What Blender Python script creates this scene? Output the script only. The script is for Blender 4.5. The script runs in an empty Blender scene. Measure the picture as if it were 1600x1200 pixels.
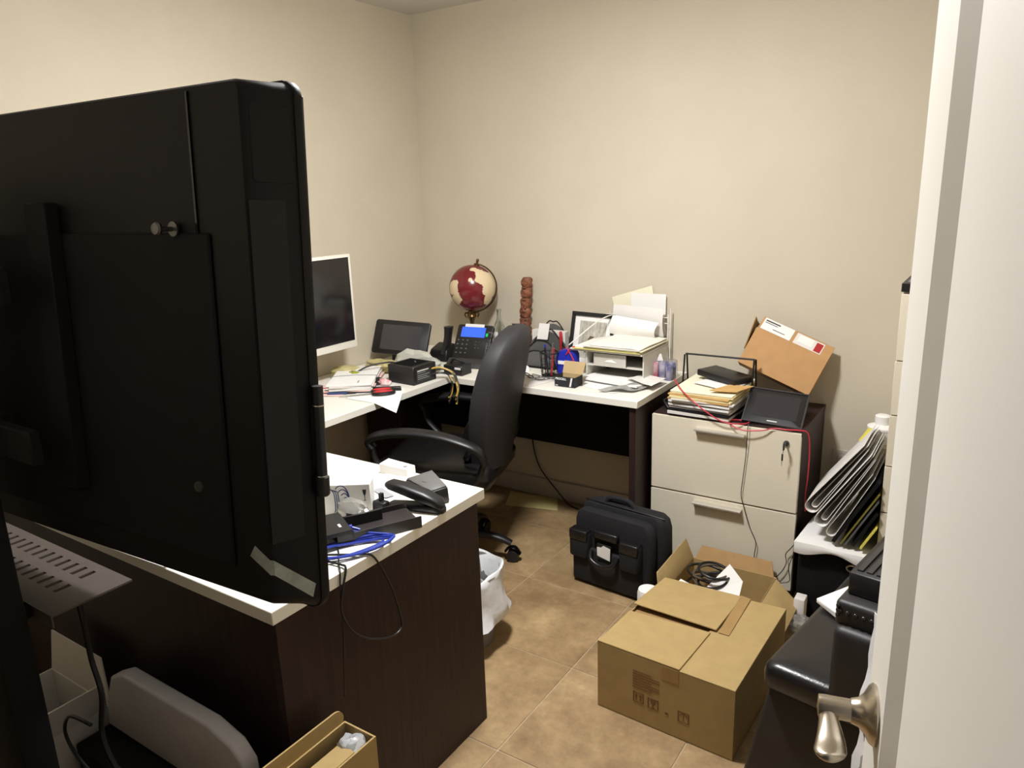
import bpy, bmesh, math, random
from mathutils import Matrix, Vector, noise
random.seed(7)
PI = math.pi
scene = bpy.context.scene
col = scene.collection

# ------------------------------------------------------------------ camera, light, exposure
CAM = Vector((2.5926, -3.0791, 1.5371))
cam_d = bpy.data.cameras.new('camera')
cam = bpy.data.objects.new('camera', cam_d)
col.objects.link(cam)
cr, cu, cf = (0.83482087, 0.54954524, -0.03277424), (-0.11088695, 0.2261656, 0.96775679), (-0.53923854, 0.80426933, -0.24974516)
cam.matrix_world = Matrix(((cr[0], cu[0], -cf[0], CAM.x), (cr[1], cu[1], -cf[1], CAM.y), (cr[2], cu[2], -cf[2], CAM.z), (0, 0, 0, 1)))
cam_d.sensor_fit = 'HORIZONTAL'; cam_d.sensor_width = 36.0
cam_d.lens = 1159.13 / 1600 * 36
cam_d.clip_start = 0.02; cam_d.clip_end = 50
scene.camera = cam

world = bpy.data.worlds.new('world'); scene.world = world
world.use_nodes = True
world.node_tree.nodes['Background'].inputs[0].default_value = (0.96, 0.95, 1.0, 1)
world.node_tree.nodes['Background'].inputs[1].default_value = 0.045

ld = bpy.data.lights.new('ceiling_lamp_light', 'AREA')
ld.shape = 'DISK'; ld.size = 0.26; ld.energy = 43; ld.color = (0.985, 0.985, 1.0)
lo = bpy.data.objects.new('ceiling_lamp_light', ld); col.objects.link(lo)
lo.location = (1.50, -1.50, 2.325)
pd = bpy.data.lights.new('ceiling_lamp_glow', 'POINT')
pd.energy = 30; pd.shadow_soft_size = 0.09; pd.color = (0.985, 0.985, 1.0)
po = bpy.data.objects.new('ceiling_lamp_glow', pd); col.objects.link(po)
po.location = (1.50, -1.50, 2.235)

scene.view_settings.view_transform = 'Standard'
scene.view_settings.look = 'None'
scene.view_settings.gamma = 1.0
scene.view_settings.use_curve_mapping = False
scene.view_settings.exposure = 0.0

# ------------------------------------------------------------------ materials
def lin(c):
    c = c / 255.0
    return c / 12.92 if c <= 0.04045 else ((c + 0.055) / 1.055) ** 2.4
def rgb(t): return (lin(t[0]), lin(t[1]), lin(t[2]), 1)
MATS = {}
def mat(name, c, rough=0.5, metal=0.0, var=0.0, scale=20.0, bump=0.0, bscale=80.0, emit=None, es=1.0, trans=0.0, spec=0.5, coat=0.0, alpha=1.0, c2=None, stretch=None, sheen=0.0):
    if name in MATS: return MATS[name]
    m = bpy.data.materials.new(name); m.use_nodes = True
    nt = m.node_tree; N = nt.nodes; L = nt.links; b = N['Principled BSDF']
    b.inputs['Base Color'].default_value = rgb(c)
    b.inputs['Roughness'].default_value = rough
    b.inputs['Metallic'].default_value = metal
    b.inputs['Specular IOR Level'].default_value = spec
    b.inputs['Coat Weight'].default_value = coat
    b.inputs['Transmission Weight'].default_value = trans
    b.inputs['Alpha'].default_value = alpha
    if sheen: b.inputs['Sheen Weight'].default_value = sheen
    if emit:
        b.inputs['Emission Color'].default_value = rgb(emit); b.inputs['Emission Strength'].default_value = es
    tc = N.new('ShaderNodeTexCoord'); mp = N.new('ShaderNodeMapping')
    L.new(tc.outputs['Object'], mp.inputs[0])
    if stretch: mp.inputs['Scale'].default_value = stretch
    if var > 0 or c2:
        n = N.new('ShaderNodeTexNoise'); n.inputs['Scale'].default_value = scale; n.inputs['Detail'].default_value = 6
        L.new(mp.outputs[0], n.inputs[0])
        mix = N.new('ShaderNodeMix'); mix.data_type = 'RGBA'
        if c2:
            mix.inputs[6].default_value = rgb(c); mix.inputs[7].default_value = rgb(c2)
        else:
            a = rgb(c); mix.inputs[6].default_value = tuple(min(1, v * (1 - var)) for v in a[:3]) + (1,)
            mix.inputs[7].default_value = tuple(min(1, v * (1 + var)) for v in a[:3]) + (1,)
        r = N.new('ShaderNodeMapRange'); r.inputs[1].default_value = 0.32; r.inputs[2].default_value = 0.68
        L.new(n.outputs[0], r.inputs[0]); L.new(r.outputs[0], mix.inputs[0]); L.new(mix.outputs[2], b.inputs['Base Color'])
    if bump > 0:
        n2 = N.new('ShaderNodeTexNoise'); n2.inputs['Scale'].default_value = bscale; n2.inputs['Detail'].default_value = 4
        L.new(tc.outputs['Object'], n2.inputs[0])
        bp = N.new('ShaderNodeBump'); bp.inputs['Strength'].default_value = bump; bp.inputs['Distance'].default_value = 0.004
        L.new(n2.outputs[0], bp.inputs['Height']); L.new(bp.outputs[0], b.inputs['Normal'])
    MATS[name] = m
    return m

WALL = mat('wall_paint', (203, 193, 172), 0.85, var=0.025, scale=3, bump=0.12, bscale=220)
CEIL = mat('ceiling_paint', (206, 200, 192), 0.9, bump=0.1, bscale=150)
BASEB = mat('baseboard_paint', (190, 180, 168), 0.6, var=0.04)
GROUT = mat('grout', (178, 160, 132), 0.9, var=0.12, scale=40)
DOORP = mat('door_paint', (236, 233, 224), 0.5, bump=0.03, bscale=60)
WHITE = mat('white_laminate', (236, 232, 220), 0.42, var=0.01)
CABW = mat('cream_laminate', (222, 213, 192), 0.5, var=0.015, scale=6)
WOOD = mat('espresso_wood', (38, 25, 24), 0.5, spec=0.3, c2=(51, 34, 31), scale=9, stretch=(9, 9, 0.55), bump=0.05, bscale=90)
PANEL = mat('display_panel', (25, 23, 25), 0.5, spec=0.25)
BLACK = mat('black_plastic', (22, 21, 22), 0.42, var=0.1)
BLACKM = mat('black_matte', (14, 13, 15), 0.75, spec=0.25, var=0.15)
BLACKG = mat('black_gloss', (12, 12, 14), 0.12)
SHELL = mat('display_shell', (17, 14, 16), 0.55, spec=0.22, var=0.12, scale=3)
DGREY = mat('dark_grey_plastic', (52, 50, 50), 0.45, var=0.08)
MGREY = mat('mid_grey_plastic', (92, 90, 88), 0.5, var=0.06)
STEEL = mat('dull_steel', (112, 110, 108), 0.4, metal=1.0)
SILVER = mat('silver_metal', (196, 192, 184), 0.3, metal=1.0)
NICKEL = mat('brushed_nickel', (186, 176, 160), 0.28, metal=1.0, var=0.05, scale=60)
ALU = mat('satin_handle', (205, 200, 188), 0.4, metal=0.6)
PAPER = mat('white_paper', (236, 234, 230), 0.85, var=0.015, scale=8)
PAPERW = mat('off_white_paper', (222, 218, 212), 0.85, var=0.03, scale=8)
CREAM = mat('manila_paper', (228, 213, 162), 0.85, var=0.03)
CREAM2 = mat('pale_yellow_paper', (234, 228, 202), 0.85, var=0.02)
TANP = mat('kraft_envelope', (196, 158, 98), 0.85, var=0.05)
YELLOW = mat('yellow_paper', (226, 214, 92), 0.8)
PINK = mat('pale_pink_paper', (232, 196, 186), 0.85)
CARD = mat('cardboard', (168, 143, 94), 0.88, var=0.05, scale=25, bump=0.04, bscale=140)
CARDD = mat('cardboard_inner', (154, 122, 78), 0.9, var=0.06, scale=25)
CARDR = mat('cardboard_orange', (186, 144, 96), 0.88, var=0.05, scale=25)
TAPEM = mat('packing_tape', (158, 126, 78), 0.3, var=0.05)
INK = mat('print_ink', (116, 82, 52), 0.9)
INKB = mat('black_ink', (30, 30, 34), 0.8)
GREYINK = mat('grey_ink', (150, 150, 152), 0.85)
BLUEINK = mat('blue_ink', (52, 74, 116), 0.8)
REDM = mat('red_plastic', (190, 44, 50), 0.4)
REDL = mat('red_label', (168, 34, 34), 0.7)
REDC = mat('red_cable', (196, 44, 62), 0.45)
BLUEC = mat('blue_cable', (32, 54, 150), 0.35)
BLUEP = mat('blue_plastic', (34, 46, 168), 0.35)
CABLE = mat('black_cable', (18, 17, 18), 0.45)
CABLEY = mat('yellow_wire', (196, 160, 60), 0.45)
CABLEG = mat('grey_brown_cable', (86, 74, 62), 0.5)
LEATH = mat('black_leather', (24, 22, 23), 0.3, var=0.12, scale=14, bump=0.12, bscale=160)
LEATHM = mat('black_leather_dull', (34, 31, 31), 0.5, var=0.1, scale=10, bump=0.1, bscale=150)
NYLON = mat('black_nylon', (21, 20, 23), 0.85, var=0.15, scale=60, bump=0.25, bscale=700)
CHAIRF = mat('charcoal_upholstery', (42, 40, 42), 0.62, var=0.08, bump=0.08, bscale=200)
TAPET = mat('translucent_tape', (150, 156, 148), 0.35, var=0.18, scale=40, bump=0.4, bscale=60)
BAGP = mat('white_bin_liner', (226, 228, 230), 0.35, var=0.05, bump=0.5, bscale=30)
PLAST = mat('clear_plastic_film', (226, 226, 214), 0.18, trans=0.25, bump=0.5, bscale=40, alpha=0.8)
YPLAST = mat('yellowish_plastic', (224, 212, 150), 0.3, trans=0.35, bump=0.4, bscale=40)
GLASS = mat('clear_glass', (238, 242, 242), 0.03, trans=1.0)
TOTEM = mat('carved_wood', (140, 86, 58), 0.6, c2=(92, 52, 36), scale=30, bump=0.4, bscale=60)
BRASS = mat('aged_brass', (112, 88, 56), 0.35, metal=0.9, var=0.2)
PERFM = mat('powder_coated_steel', (68, 60, 57), 0.5, var=0.05)
SCREEN = mat('dark_screen', (22, 19, 20), 0.1, spec=0.6)
SCREENG = mat('grey_screen', (62, 60, 62), 0.25)
LCD = mat('blue_lcd', (40, 70, 170), 0.3, emit=(60, 110, 235), es=0.75)
LED = mat('green_led', (20, 120, 60), 0.3, emit=(30, 220, 120), es=0.7)
LAMPM = mat('lamp_diffuser', (255, 250, 240), 0.4, emit=(255, 238, 205), es=2.0)
MESHM = mat('wire_mesh_black', (24, 24, 26), 0.5, metal=0.3)

def tile_material():
    m = bpy.data.materials.new('stone_tile'); m.use_nodes = True
    N = m.node_tree.nodes; L = m.node_tree.links; b = N['Principled BSDF']
    g = N.new('ShaderNodeNewGeometry'); oi = N.new('ShaderNodeObjectInfo')
    ad = N.new('ShaderNodeVectorMath'); ad.operation = 'MULTIPLY_ADD'
    L.new(g.outputs['Position'], ad.inputs[0]); ad.inputs[1].default_value = (1, 1, 1)
    cx = N.new('ShaderNodeCombineXYZ'); mu = N.new('ShaderNodeMath'); mu.operation = 'MULTIPLY'; mu.inputs[1].default_value = 37
    L.new(oi.outputs['Random'], mu.inputs[0]); L.new(mu.outputs[0], cx.inputs[2]); L.new(cx.outputs[0], ad.inputs[2])
    def nz(s, d, r=0.6):
        n = N.new('ShaderNodeTexNoise'); n.inputs['Scale'].default_value = s; n.inputs['Detail'].default_value = d
        n.inputs['Roughness'].default_value = r; L.new(ad.outputs[0], n.inputs[0]); return n
    n1 = nz(5, 8, 0.65); n2 = nz(28, 6, 0.7)
    r1 = N.new('ShaderNodeValToRGB'); e = r1.color_ramp.elements
    e[0].position = 0.3; e[0].color = rgb((128, 102, 70)); e[1].position = 0.7; e[1].color = rgb((182, 155, 114))
    k = e.new(0.5); k.color = rgb((158, 131, 94))
    L.new(n1.outputs[0], r1.inputs[0])
    r2 = N.new('ShaderNodeMapRange'); r2.inputs[1].default_value = 0.3; r2.inputs[2].default_value = 0.7; r2.inputs[3].default_value = 0.8; r2.inputs[4].default_value = 1.12
    L.new(n2.outputs[0], r2.inputs[0])
    mx = N.new('ShaderNodeVectorMath'); mx.operation = 'SCALE'
    L.new(r1.outputs[0], mx.inputs[0]); L.new(r2.outputs[0], mx.inputs['Scale']); L.new(mx.outputs[0], b.inputs['Base Color'])
    b.inputs['Roughness'].default_value = 0.5
    bp = N.new('ShaderNodeBump'); bp.inputs['Strength'].default_value = 0.15; bp.inputs['Distance'].default_value = 0.003
    L.new(n2.outputs[0], bp.inputs['Height']); L.new(bp.outputs[0], b.inputs['Normal'])
    return m
TILE = tile_material()

# ------------------------------------------------------------------ mesh helpers
def V(*a): return Vector(a)
class B:
    def __init__(s): s.bm = bmesh.new()
    def _add(s, verts, faces, M=None):
        vs = [s.bm.verts.new(M @ Vector(v) if M else Vector(v)) for v in verts]
        fs = []
        for f in faces:
            try: fs.append(s.bm.faces.new([vs[i] for i in f]))
            except ValueError: pass
        return vs, fs
    def box(s, x0, x1, y0, y1, z0, z1, bev=0.0, seg=2, M=None):
        v = [(x, y, z) for z in (z0, z1) for y in (y0, y1) for x in (x0, x1)]
        f = [(0, 2, 3, 1), (4, 5, 7, 6), (0, 1, 5, 4), (2, 6, 7, 3), (0, 4, 6, 2), (1, 3, 7, 5)]
        vs, fs = s._add(v, f, M)
        if bev > 0:
            ed = set(e for q in fs for e in q.edges)
            bmesh.ops.bevel(s.bm, geom=list(ed), offset=bev, segments=seg, profile=0.5, affect='EDGES')
        return s
    def hexa(s, b4, t4, bev=0.0, seg=2):
        vs, fs = s._add(list(b4) + list(t4), [(3, 2, 1, 0), (4, 5, 6, 7), (0, 1, 5, 4), (1, 2, 6, 5), (2, 3, 7, 6), (3, 0, 4, 7)])
        if bev > 0:
            ed = set(e for q in fs for e in q.edges)
            bmesh.ops.bevel(s.bm, geom=list(ed), offset=bev, segments=seg, profile=0.5, affect='EDGES')
        return s
    def prism(s, poly, a0, a1, axis='z', M=None, bev=0.0, seg=2):
        def p(u, v, w):
            return (u, v, w) if axis == 'z' else ((u, w, v) if axis == 'y' else (w, u, v))
        n = len(poly)
        v = [p(u, w, a0) for u, w in poly] + [p(u, w, a1) for u, w in poly]
        f = [tuple(range(n))[::-1], tuple(range(n, 2 * n))] + [(i, (i + 1) % n, n + (i + 1) % n, n + i) for i in range(n)]
        vs, fs = s._add(v, f, M)
        if bev > 0:
            ed = set(fs[0].edges) | set(fs[1].edges)
            bmesh.ops.bevel(s.bm, geom=list(ed), offset=bev, segments=seg, profile=0.5, affect='EDGES')
        return s
    def loft(s, rings, caps=True, closed=True, M=None):
        n = len(rings[0]); v = [p for r in rings for p in r]; f = []
        for i in range(len(rings) - 1):
            for j in range(n if closed else n - 1):
                k = (j + 1) % n
                f.append((i * n + j, i * n + k, (i + 1) * n + k, (i + 1) * n + j))
        if caps:
            f.append(tuple(range(n))[::-1]); f.append(tuple(range((len(rings) - 1) * n, len(rings) * n)))
        s._add(v, f, M); return s
    def lathe(s, prof, n=24, M=None, c=(0, 0, 0)):
        rings = []
        for r, z in prof:
            r = max(r, 1e-4)
            rings.append([(c[0] + r * math.cos(2 * PI * i / n), c[1] + r * math.sin(2 * PI * i / n), c[2] + z) for i in range(n)])
        return s.loft(rings, M=M)
    def tube(s, pts, r, n=8, smooth=6, M=None, rad=None, flat=None):
        P = [Vector(p) for p in pts]
        if smooth and len(P) > 2: P = catmull(P, smooth)
        rings = []; up = None
        for i, p in enumerate(P):
            t = (P[min(i + 1, len(P) - 1)] - P[max(i - 1, 0)])
            if t.length < 1e-9: t = Vector((0, 0, 1))
            t.normalize()
            if up is None:
                up = Vector((0, 0, 1)) if abs(t.z) < 0.9 else Vector((1, 0, 0))
            up = (up - t * up.dot(t))
            if up.length < 1e-6: up = t.orthogonal()
            up.normalize(); sd = t.cross(up)
            k = r if rad is None else rad(i / (len(P) - 1))
            ku = k if flat is None else k * flat
            rings.append([tuple(p + sd * (k * math.cos(2 * PI * j / n)) + up * (ku * math.sin(2 * PI * j / n))) for j in range(n)])
        return s.loft(rings, M=M)
    def grid(s, fn, nu, nv, th=0.001, M=None):
        top = [[Vector(fn(i / nu, j / nv)) for i in range(nu + 1)] for j in range(nv + 1)]
        nrm = []
        for j in range(nv + 1):
            row = []
            for i in range(nu + 1):
                du = top[j][min(i + 1, nu)] - top[j][max(i - 1, 0)]; dv = top[min(j + 1, nv)][i] - top[max(j - 1, 0)][i]
                c = du.cross(dv); row.append(c.normalized() if c.length > 1e-12 else Vector((0, 0, 1)))
            nrm.append(row)
        W = nu + 1; cnt = W * (nv + 1)
        v = [top[j][i] for j in range(nv + 1) for i in range(W)] + [top[j][i] - nrm[j][i] * th for j in range(nv + 1) for i in range(W)]
        f = []
        for j in range(nv):
            for i in range(nu):
                a = j * W + i
                f.append((a, a + 1, a + W + 1, a + W)); f.append((cnt + a, cnt + a + W, cnt + a + W + 1, cnt + a + 1))
        for i in range(nu):
            f.append((i, cnt + i, cnt + i + 1, i + 1)); a = nv * W + i
            f.append((a, a + 1, cnt + a + 1, cnt + a))
        for j in range(nv):
            a = j * W; f.append((a, a + W, cnt + a + W, cnt + a)); a = j * W + nu
            f.append((a, cnt + a, cnt + a + W, a + W))
        s._add(v, f, M); return s
    def sheet(s, p4, th=0.0008, amp=0.0, n=8, seed=0, M=None):
        a, b, c, d = [Vector(p) for p in p4]
        def fn(u, v):
            p = (a * (1 - u) + b * u) * (1 - v) + (d * (1 - u) + c * u) * v
            if amp: p = p + Vector((0, 0, amp * (0.5 + 0.5 * noise.noise(Vector((u * 2.3 + seed, v * 2.1, seed * 1.7))) * 2)))
            return p
        return s.grid(fn, n if amp else 1, n if amp else 1, th, M)
    def sphere(s, c, r, nu=20, nv=12, sc=(1, 1, 1), M=None):
        prof = []
        for j in range(nv + 1):
            a = -PI / 2 + PI * j / nv; prof.append((math.cos(a) * r, math.sin(a) * r))
        rings = [[(c[0] + max(q, 1e-4) * sc[0] * math.cos(2 * PI * i / nu), c[1] + max(q, 1e-4) * sc[1] * math.sin(2 * PI * i / nu), c[2] + z * sc[2]) for i in range(nu)] for q, z in prof]
        return s.loft(rings, M=M)
    def obj(s, name, m, parent=None, local=False, smooth=40):
        bmesh.ops.recalc_face_normals(s.bm, faces=s.bm.faces)
        me = bpy.data.meshes.new(name); s.bm.to_mesh(me); s.bm.free()
        return link(name, me, m, parent, local, smooth)
ROOT = {}
def link(name, me, m, parent=None, local=False, smooth=40):
    me.materials.clear(); me.materials.append(m)
    o = bpy.data.objects.new(name, me); col.objects.link(o)
    if smooth:
        me.shade_smooth(); me.set_sharp_from_angle(angle=math.radians(smooth))
    if parent is not None:
        o.parent = parent; M = ROOT[parent.name]; ROOT[o.name] = M
        if not local: me.transform(M.inverted())
    else:
        xs = [v.co for v in me.vertices]
        lo_ = Vector((min(v.x for v in xs), min(v.y for v in xs), min(v.z for v in xs)))
        hi = Vector((max(v.x for v in xs), max(v.y for v in xs), max(v.z for v in xs)))
        base = Vector(((lo_.x + hi.x) / 2, (lo_.y + hi.y) / 2, lo_.z))
        me.transform(Matrix.Translation(-base)); o.location = base; ROOT[o.name] = Matrix.Translation(base)
    return o
def catmull(P, k):
    out = []
    for i in range(len(P) - 1):
        p0 = P[max(i - 1, 0)]; p1 = P[i]; p2 = P[i + 1]; p3 = P[min(i + 2, len(P) - 1)]
        for j in range(k):
            t = j / k
            out.append(0.5 * ((2 * p1) + (p2 - p0) * t + (2 * p0 - 5 * p1 + 4 * p2 - p3) * t * t + (3 * p1 - p0 - 3 * p2 + p3) * t ** 3))
    out.append(P[-1]); return out
def rrect(hx, hy, r, n=5):
    out = []
    for cx, cy, a0 in ((hx - r, hy - r, 0), (-hx + r, hy - r, 90), (-hx + r, -hy + r, 180), (hx - r, -hy + r, 270)):
        for i in range(n + 1):
            a = math.radians(a0 + 90 * i / n); out.append((cx + r * math.cos(a), cy + r * math.sin(a)))
    return out
def tag(o, label, cat, group=None):
    o['label'] = label; o['category'] = cat
    if group: o['group'] = group
    return o
def struct(o): o['kind'] = 'structure'; return o
def thing(name, label, cat, loc, rot=(0, 0, 0), group=None):
    o = bpy.data.objects.new(name, None); col.objects.link(o)
    o.location = loc; o.rotation_euler = rot; o.empty_display_size = 0.05
    from mathutils import Euler
    ROOT[o.name] = Matrix.Translation(Vector(loc)) @ Euler(rot).to_matrix().to_4x4()
    return tag(o, label, cat, group)
def one(name, b, m, label, cat, group=None, smooth=40): return tag(b.obj(name, m, smooth=smooth), label, cat, group)
def frame3(o, x, n):                   # matrix: local x along x, local z along n (faces viewer), origin o
    x = Vector(x).normalized(); n = Vector(n).normalized(); y = n.cross(x).normalized(); x = y.cross(n)
    return Matrix(((x.x, y.x, n.x, o[0]), (x.y, y.y, n.y, o[1]), (x.z, y.z, n.z, o[2]), (0, 0, 0, 1)))
def text(name, body, size, M, m, parent, local=False, bold=0.0):
    cu_ = bpy.data.curves.new('t', 'FONT'); cu_.body = body; cu_.size = size; cu_.extrude = 0.0003; cu_.offset = bold
    ob = bpy.data.objects.new('t', cu_); col.objects.link(ob)
    dg = bpy.context.evaluated_depsgraph_get()
    me = bpy.data.meshes.new_from_object(ob.evaluated_get(dg)); bpy.data.objects.remove(ob)
    me.transform(M); me.name = name
    return link(name, me, m, parent, local, 0)
T = 0.745      # desk top height
# ------------------------------------------------------------------ the room
RX, RY, RZ = 2.98, -3.0, 2.4
floor = struct(B().box(-0.1, RX + 0.1, -3.7, 0.1, -0.08, -0.0025).obj('floor', GROUT, smooth=0))
def axis_cells(x0, p, a, b):
    k = math.floor((a - x0) / p); out = []
    while x0 + k * p < b:
        u, v = max(a, x0 + k * p), min(b, x0 + (k + 1) * p)
        if v - u > 0.03: out.append((u + 0.002 if u > a else u, v - 0.002 if v < b else v))
        k += 1
    return out
for (u0, u1) in axis_cells(1.5327, 0.447, 0.0, RX):
    for (v0, v1) in axis_cells(-0.76, 0.438, -3.7, 0.0):
        h = random.uniform(-0.0004, 0.0)
        B().box(u0, u1, v0, v1, -0.006, h, 0.0012, 1).obj('tile', TILE, floor, smooth=0)
struct(B().box(-0.1, RX + 0.1, 0, 0.1, 0, RZ).obj('wall_back', WALL, smooth=0))
struct(B().box(-0.1, 0, RY - 0.12, 0, 0, RZ).obj('wall_left', WALL, smooth=0))
struct(B().box(RX, RX + 0.1, RY - 0.12, 0, 0, RZ).obj('wall_right', WALL, smooth=0))
DX0, DX1 = 1.86, 2.735
struct(B().box(0, DX0, RY - 0.12, RY, 0, RZ).box(DX1, RX, RY - 0.12, RY, 0, RZ).box(DX0, DX1, RY - 0.12, RY, 2.06, RZ).obj('wall_front', WALL, smooth=0))
struct(B().box(-0.1, RX + 0.1, RY - 0.12, 0.1, RZ, RZ + 0.06).obj('ceiling', CEIL, smooth=0))
def bbase(name, *a): struct(B().box(*a, bev=0.003, seg=1).obj(name, BASEB))
bbase('baseboard_back', 0.012, RX - 0.012, -0.012, 0, 0, 0.1)
bbase('baseboard_left', 0, 0.012, RY, 0, 0, 0.1)
bbase('baseboard_right', RX - 0.012, RX, RY, 0, 0, 0.1)
struct(B().box(DX0 - 0.06, DX0, RY, RY + 0.012, 0, 2.12, 0.003, 1).box(DX1, DX1 + 0.06, RY, RY + 0.012, 0, 2.12, 0.003, 1).box(DX0 - 0.06, DX1 + 0.06, RY, RY + 0.012, 2.06, 2.12, 0.003, 1).obj('trim_1', DOORP))

# ceiling lamp (out of the picture, gives the light of the room)
t = thing('ceiling_lamp', 'round flush ceiling lamp with glowing white diffuser over the desks', 'lamp', (1.5, -1.5, RZ))
B().lathe([(0.0, -0.02), (0.2, -0.02), (0.2, 0.0), (0, 0)], 40, c=(1.5, -1.5, RZ)).obj('base', ALU, t)
B().lathe([(0.0, -0.065), (0.1, -0.062), (0.16, -0.05), (0.185, -0.02), (0, -0.02)], 40, c=(1.5, -1.5, RZ)).obj('diffuser', LAMPM, t)

# open door at the right, hinged next to the camera, lever on the face we see
th = math.radians(90 + 14)
edge = Vector((2.511, -2.209)); dd = Vector((math.cos(th), math.sin(th))); DW = 0.81
hg = edge - dd * DW
door = bpy.data.objects.new('door_1', None); col.objects.link(door)
door.location = (hg.x, hg.y, 0.0); door.rotation_euler = (0, 0, th); door['kind'] = 'structure'
ROOT[door.name] = Matrix.Translation((hg.x, hg.y, 0)) @ Matrix.Rotation(th, 4, 'Z')
ST = 0.108; BV = 0.022; TH = 0.036; DH = 2.03; Z0 = 0.012
B().box(DW - ST, DW, -TH, 0, Z0, DH, 0.0015, 1).obj('stile', DOORP, door, True)
B().box(0, ST, -TH, 0, Z0, DH, 0.0015, 1).obj('stile', DOORP, door, True)
B().box(ST, DW - ST, -TH, 0, DH - ST, DH).obj('rail', DOORP, door, True)
B().box(ST, DW - ST, -TH, 0, Z0, 0.22).obj('rail', DOORP, door, True)
for side in (1, -1):
    y0 = 0.0 if side == 1 else -TH
    y1 = -0.012 if side == 1 else -TH + 0.012
    a = [(ST, y0, 0.22), (DW - ST, y0, 0.22), (DW - ST, y0, DH - ST), (ST, y0, DH - ST)]
    c = [(ST + BV, y1, 0.22 + BV), (DW - ST - BV, y1, 0.22 + BV), (DW - ST - BV, y1, DH - ST - BV), (ST + BV, y1, DH - ST - BV)]
    b = B(); b._add(a + c, [(i, (i + 1) % 4, 4 + (i + 1) % 4, 4 + i) for i in range(4)]); b.obj('moulding', DOORP, door, True, smooth=0)
B().box(ST, DW - ST, -TH + 0.012, -0.012, 0.22, DH - ST).obj('panel', DOORP, door, True)
HZ = 0.955; HX = DW - 0.06
MR = Matrix.Translation((HX, 0, HZ)) @ Matrix.Rotation(-PI / 2, 4, 'X')
B().lathe([(0, 0), (0.033, 0), (0.034, 0.003), (0.031, 0.007), (0.022, 0.012), (0.016, 0.018), (0.0135, 0.026), (0, 0.026)], 40, M=MR).obj('rose', NICKEL, door, True)
B().lathe([(0, 0.0), (0.0125, 0.0), (0.0125, 0.052), (0.012, 0.056), (0, 0.057)], 28, M=MR @ Matrix.Translation((0, 0, 0.004))).obj('neck', NICKEL, door, True)
rings = []
for k in range(25):
    u = math.sin(k / 24.0 * PI / 2)
    x = HX + 0.006 - 0.080 * u
    if u < 0.25: w = 0.0105
    else:
        q = (u - 0.25) / 0.75
        w = 0.0105 + 0.0065 * math.sin(PI * min(1, q / 0.9) * 0.5) if q < 0.7 else 0.0168 * math.sqrt(max(0.01, 1 - ((q - 0.7) / 0.3005) ** 2))
    hgt = (0.0115 - 0.006 * min(1, u * 1.6)) * (1 if u < 0.93 else math.sqrt(max(0.02, 1 - ((u - 0.93) / 0.0705) ** 2)))
    if u < 0.05: w *= 0.8
    z = HZ - 0.006 * math.sin(u * PI) - 0.012 * u
    yc = 0.052 - 0.004 * math.sin(u * PI)
    rings.append([(x, yc + w * math.cos(2 * PI * j / 20), z + hgt * math.sin(2 * PI * j / 20)) for j in range(20)])
B().loft(rings).obj('lever', NICKEL, door, True, smooth=60)

# power outlet on back wall
t = thing('wall_outlet', 'white double power outlet low on the back wall right of the cabinet', 'outlet', (2.125, 0, 0.375))
B().box(2.085, 2.165, -0.006, 0, 0.372, 0.49, 0.003, 2).obj('cover_plate', BASEB, t)
for z in (0.402, 0.452):
    B().box(2.108, 2.142, -0.008, -0.006, z - 0.016, z + 0.016, 0.001, 1).obj('socket', PAPERW, t)
B().box(2.112, 2.14, -0.035, -0.008, 0.388, 0.416, 0.004, 2).obj('plug', BLACK, t)

# ------------------------------------------------------------------ desks
FX, FY0, FY1 = 1.4503, -2.2603, -1.5312
t = thing('executive_desk', 'large near desk with white top and dark espresso wood panels', 'desk', (0.75, -1.9, 0))
B().box(0.01, FX, FY0, FY1, T - 0.03, T, 0.0015, 1).obj('desktop', WHITE, t)
B().box(FX - 0.045, FX - 0.02, FY0 + 0.02, FY1 - 0.01, 0.0, T - 0.03, 0.001, 1).obj('end_panel', WOOD, t)
B().box(0.03, 0.055, FY0 + 0.02, FY1 - 0.01, 0.0, T - 0.03, 0.001, 1).obj('end_panel', WOOD, t)
B().box(0.055, FX - 0.045, FY0 + 0.03, FY0 + 0.05, 0.02, T - 0.03, 0.001, 1).obj('modesty_panel', WOOD, t)
WX, BD, BX = 0.558, -0.5452, 1.4683
t = thing('bridge_desk', 'white-topped return desk along the left wall under the white monitor', 'desk', (0.28, -1.04, 0))
B().box(0.005, WX, FY1 + 0.002, BD - 0.002, T - 0.028, T, 0.0015, 1).obj('desktop', WHITE, t)
B().box(0.06, 0.08, FY1 + 0.02, FY1 + 0.55, 0.38, T - 0.03, 0.001, 1).obj('modesty_panel', WOOD, t)
B().box(0.06, 0.28, BD - 0.04, BD - 0.012, 0.0, T - 0.028, 0.001, 1).obj('end_panel', WOOD, t)
t = thing('credenza_desk', 'white-topped desk along the back wall with dark modesty panel', 'desk', (0.73, -0.27, 0))
B().box(0.005, BX, BD, -0.005, T - 0.028, T, 0.0015, 1).obj('desktop', WHITE, t)
B().box(BX - 0.04, BX - 0.012, BD + 0.015, -0.015, 0.0, T - 0.028, 0.001, 1).obj('end_panel', WOOD, t)
B().box(0.03, 0.055, BD + 0.015, -0.015, 0.0, T - 0.028, 0.001, 1).obj('end_panel', WOOD, t)
B().box(0.055, BX - 0.04, -0.07, -0.05, 0.325, T - 0.028, 0.001, 1).obj('modesty_panel', BLACKM, t)

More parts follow.
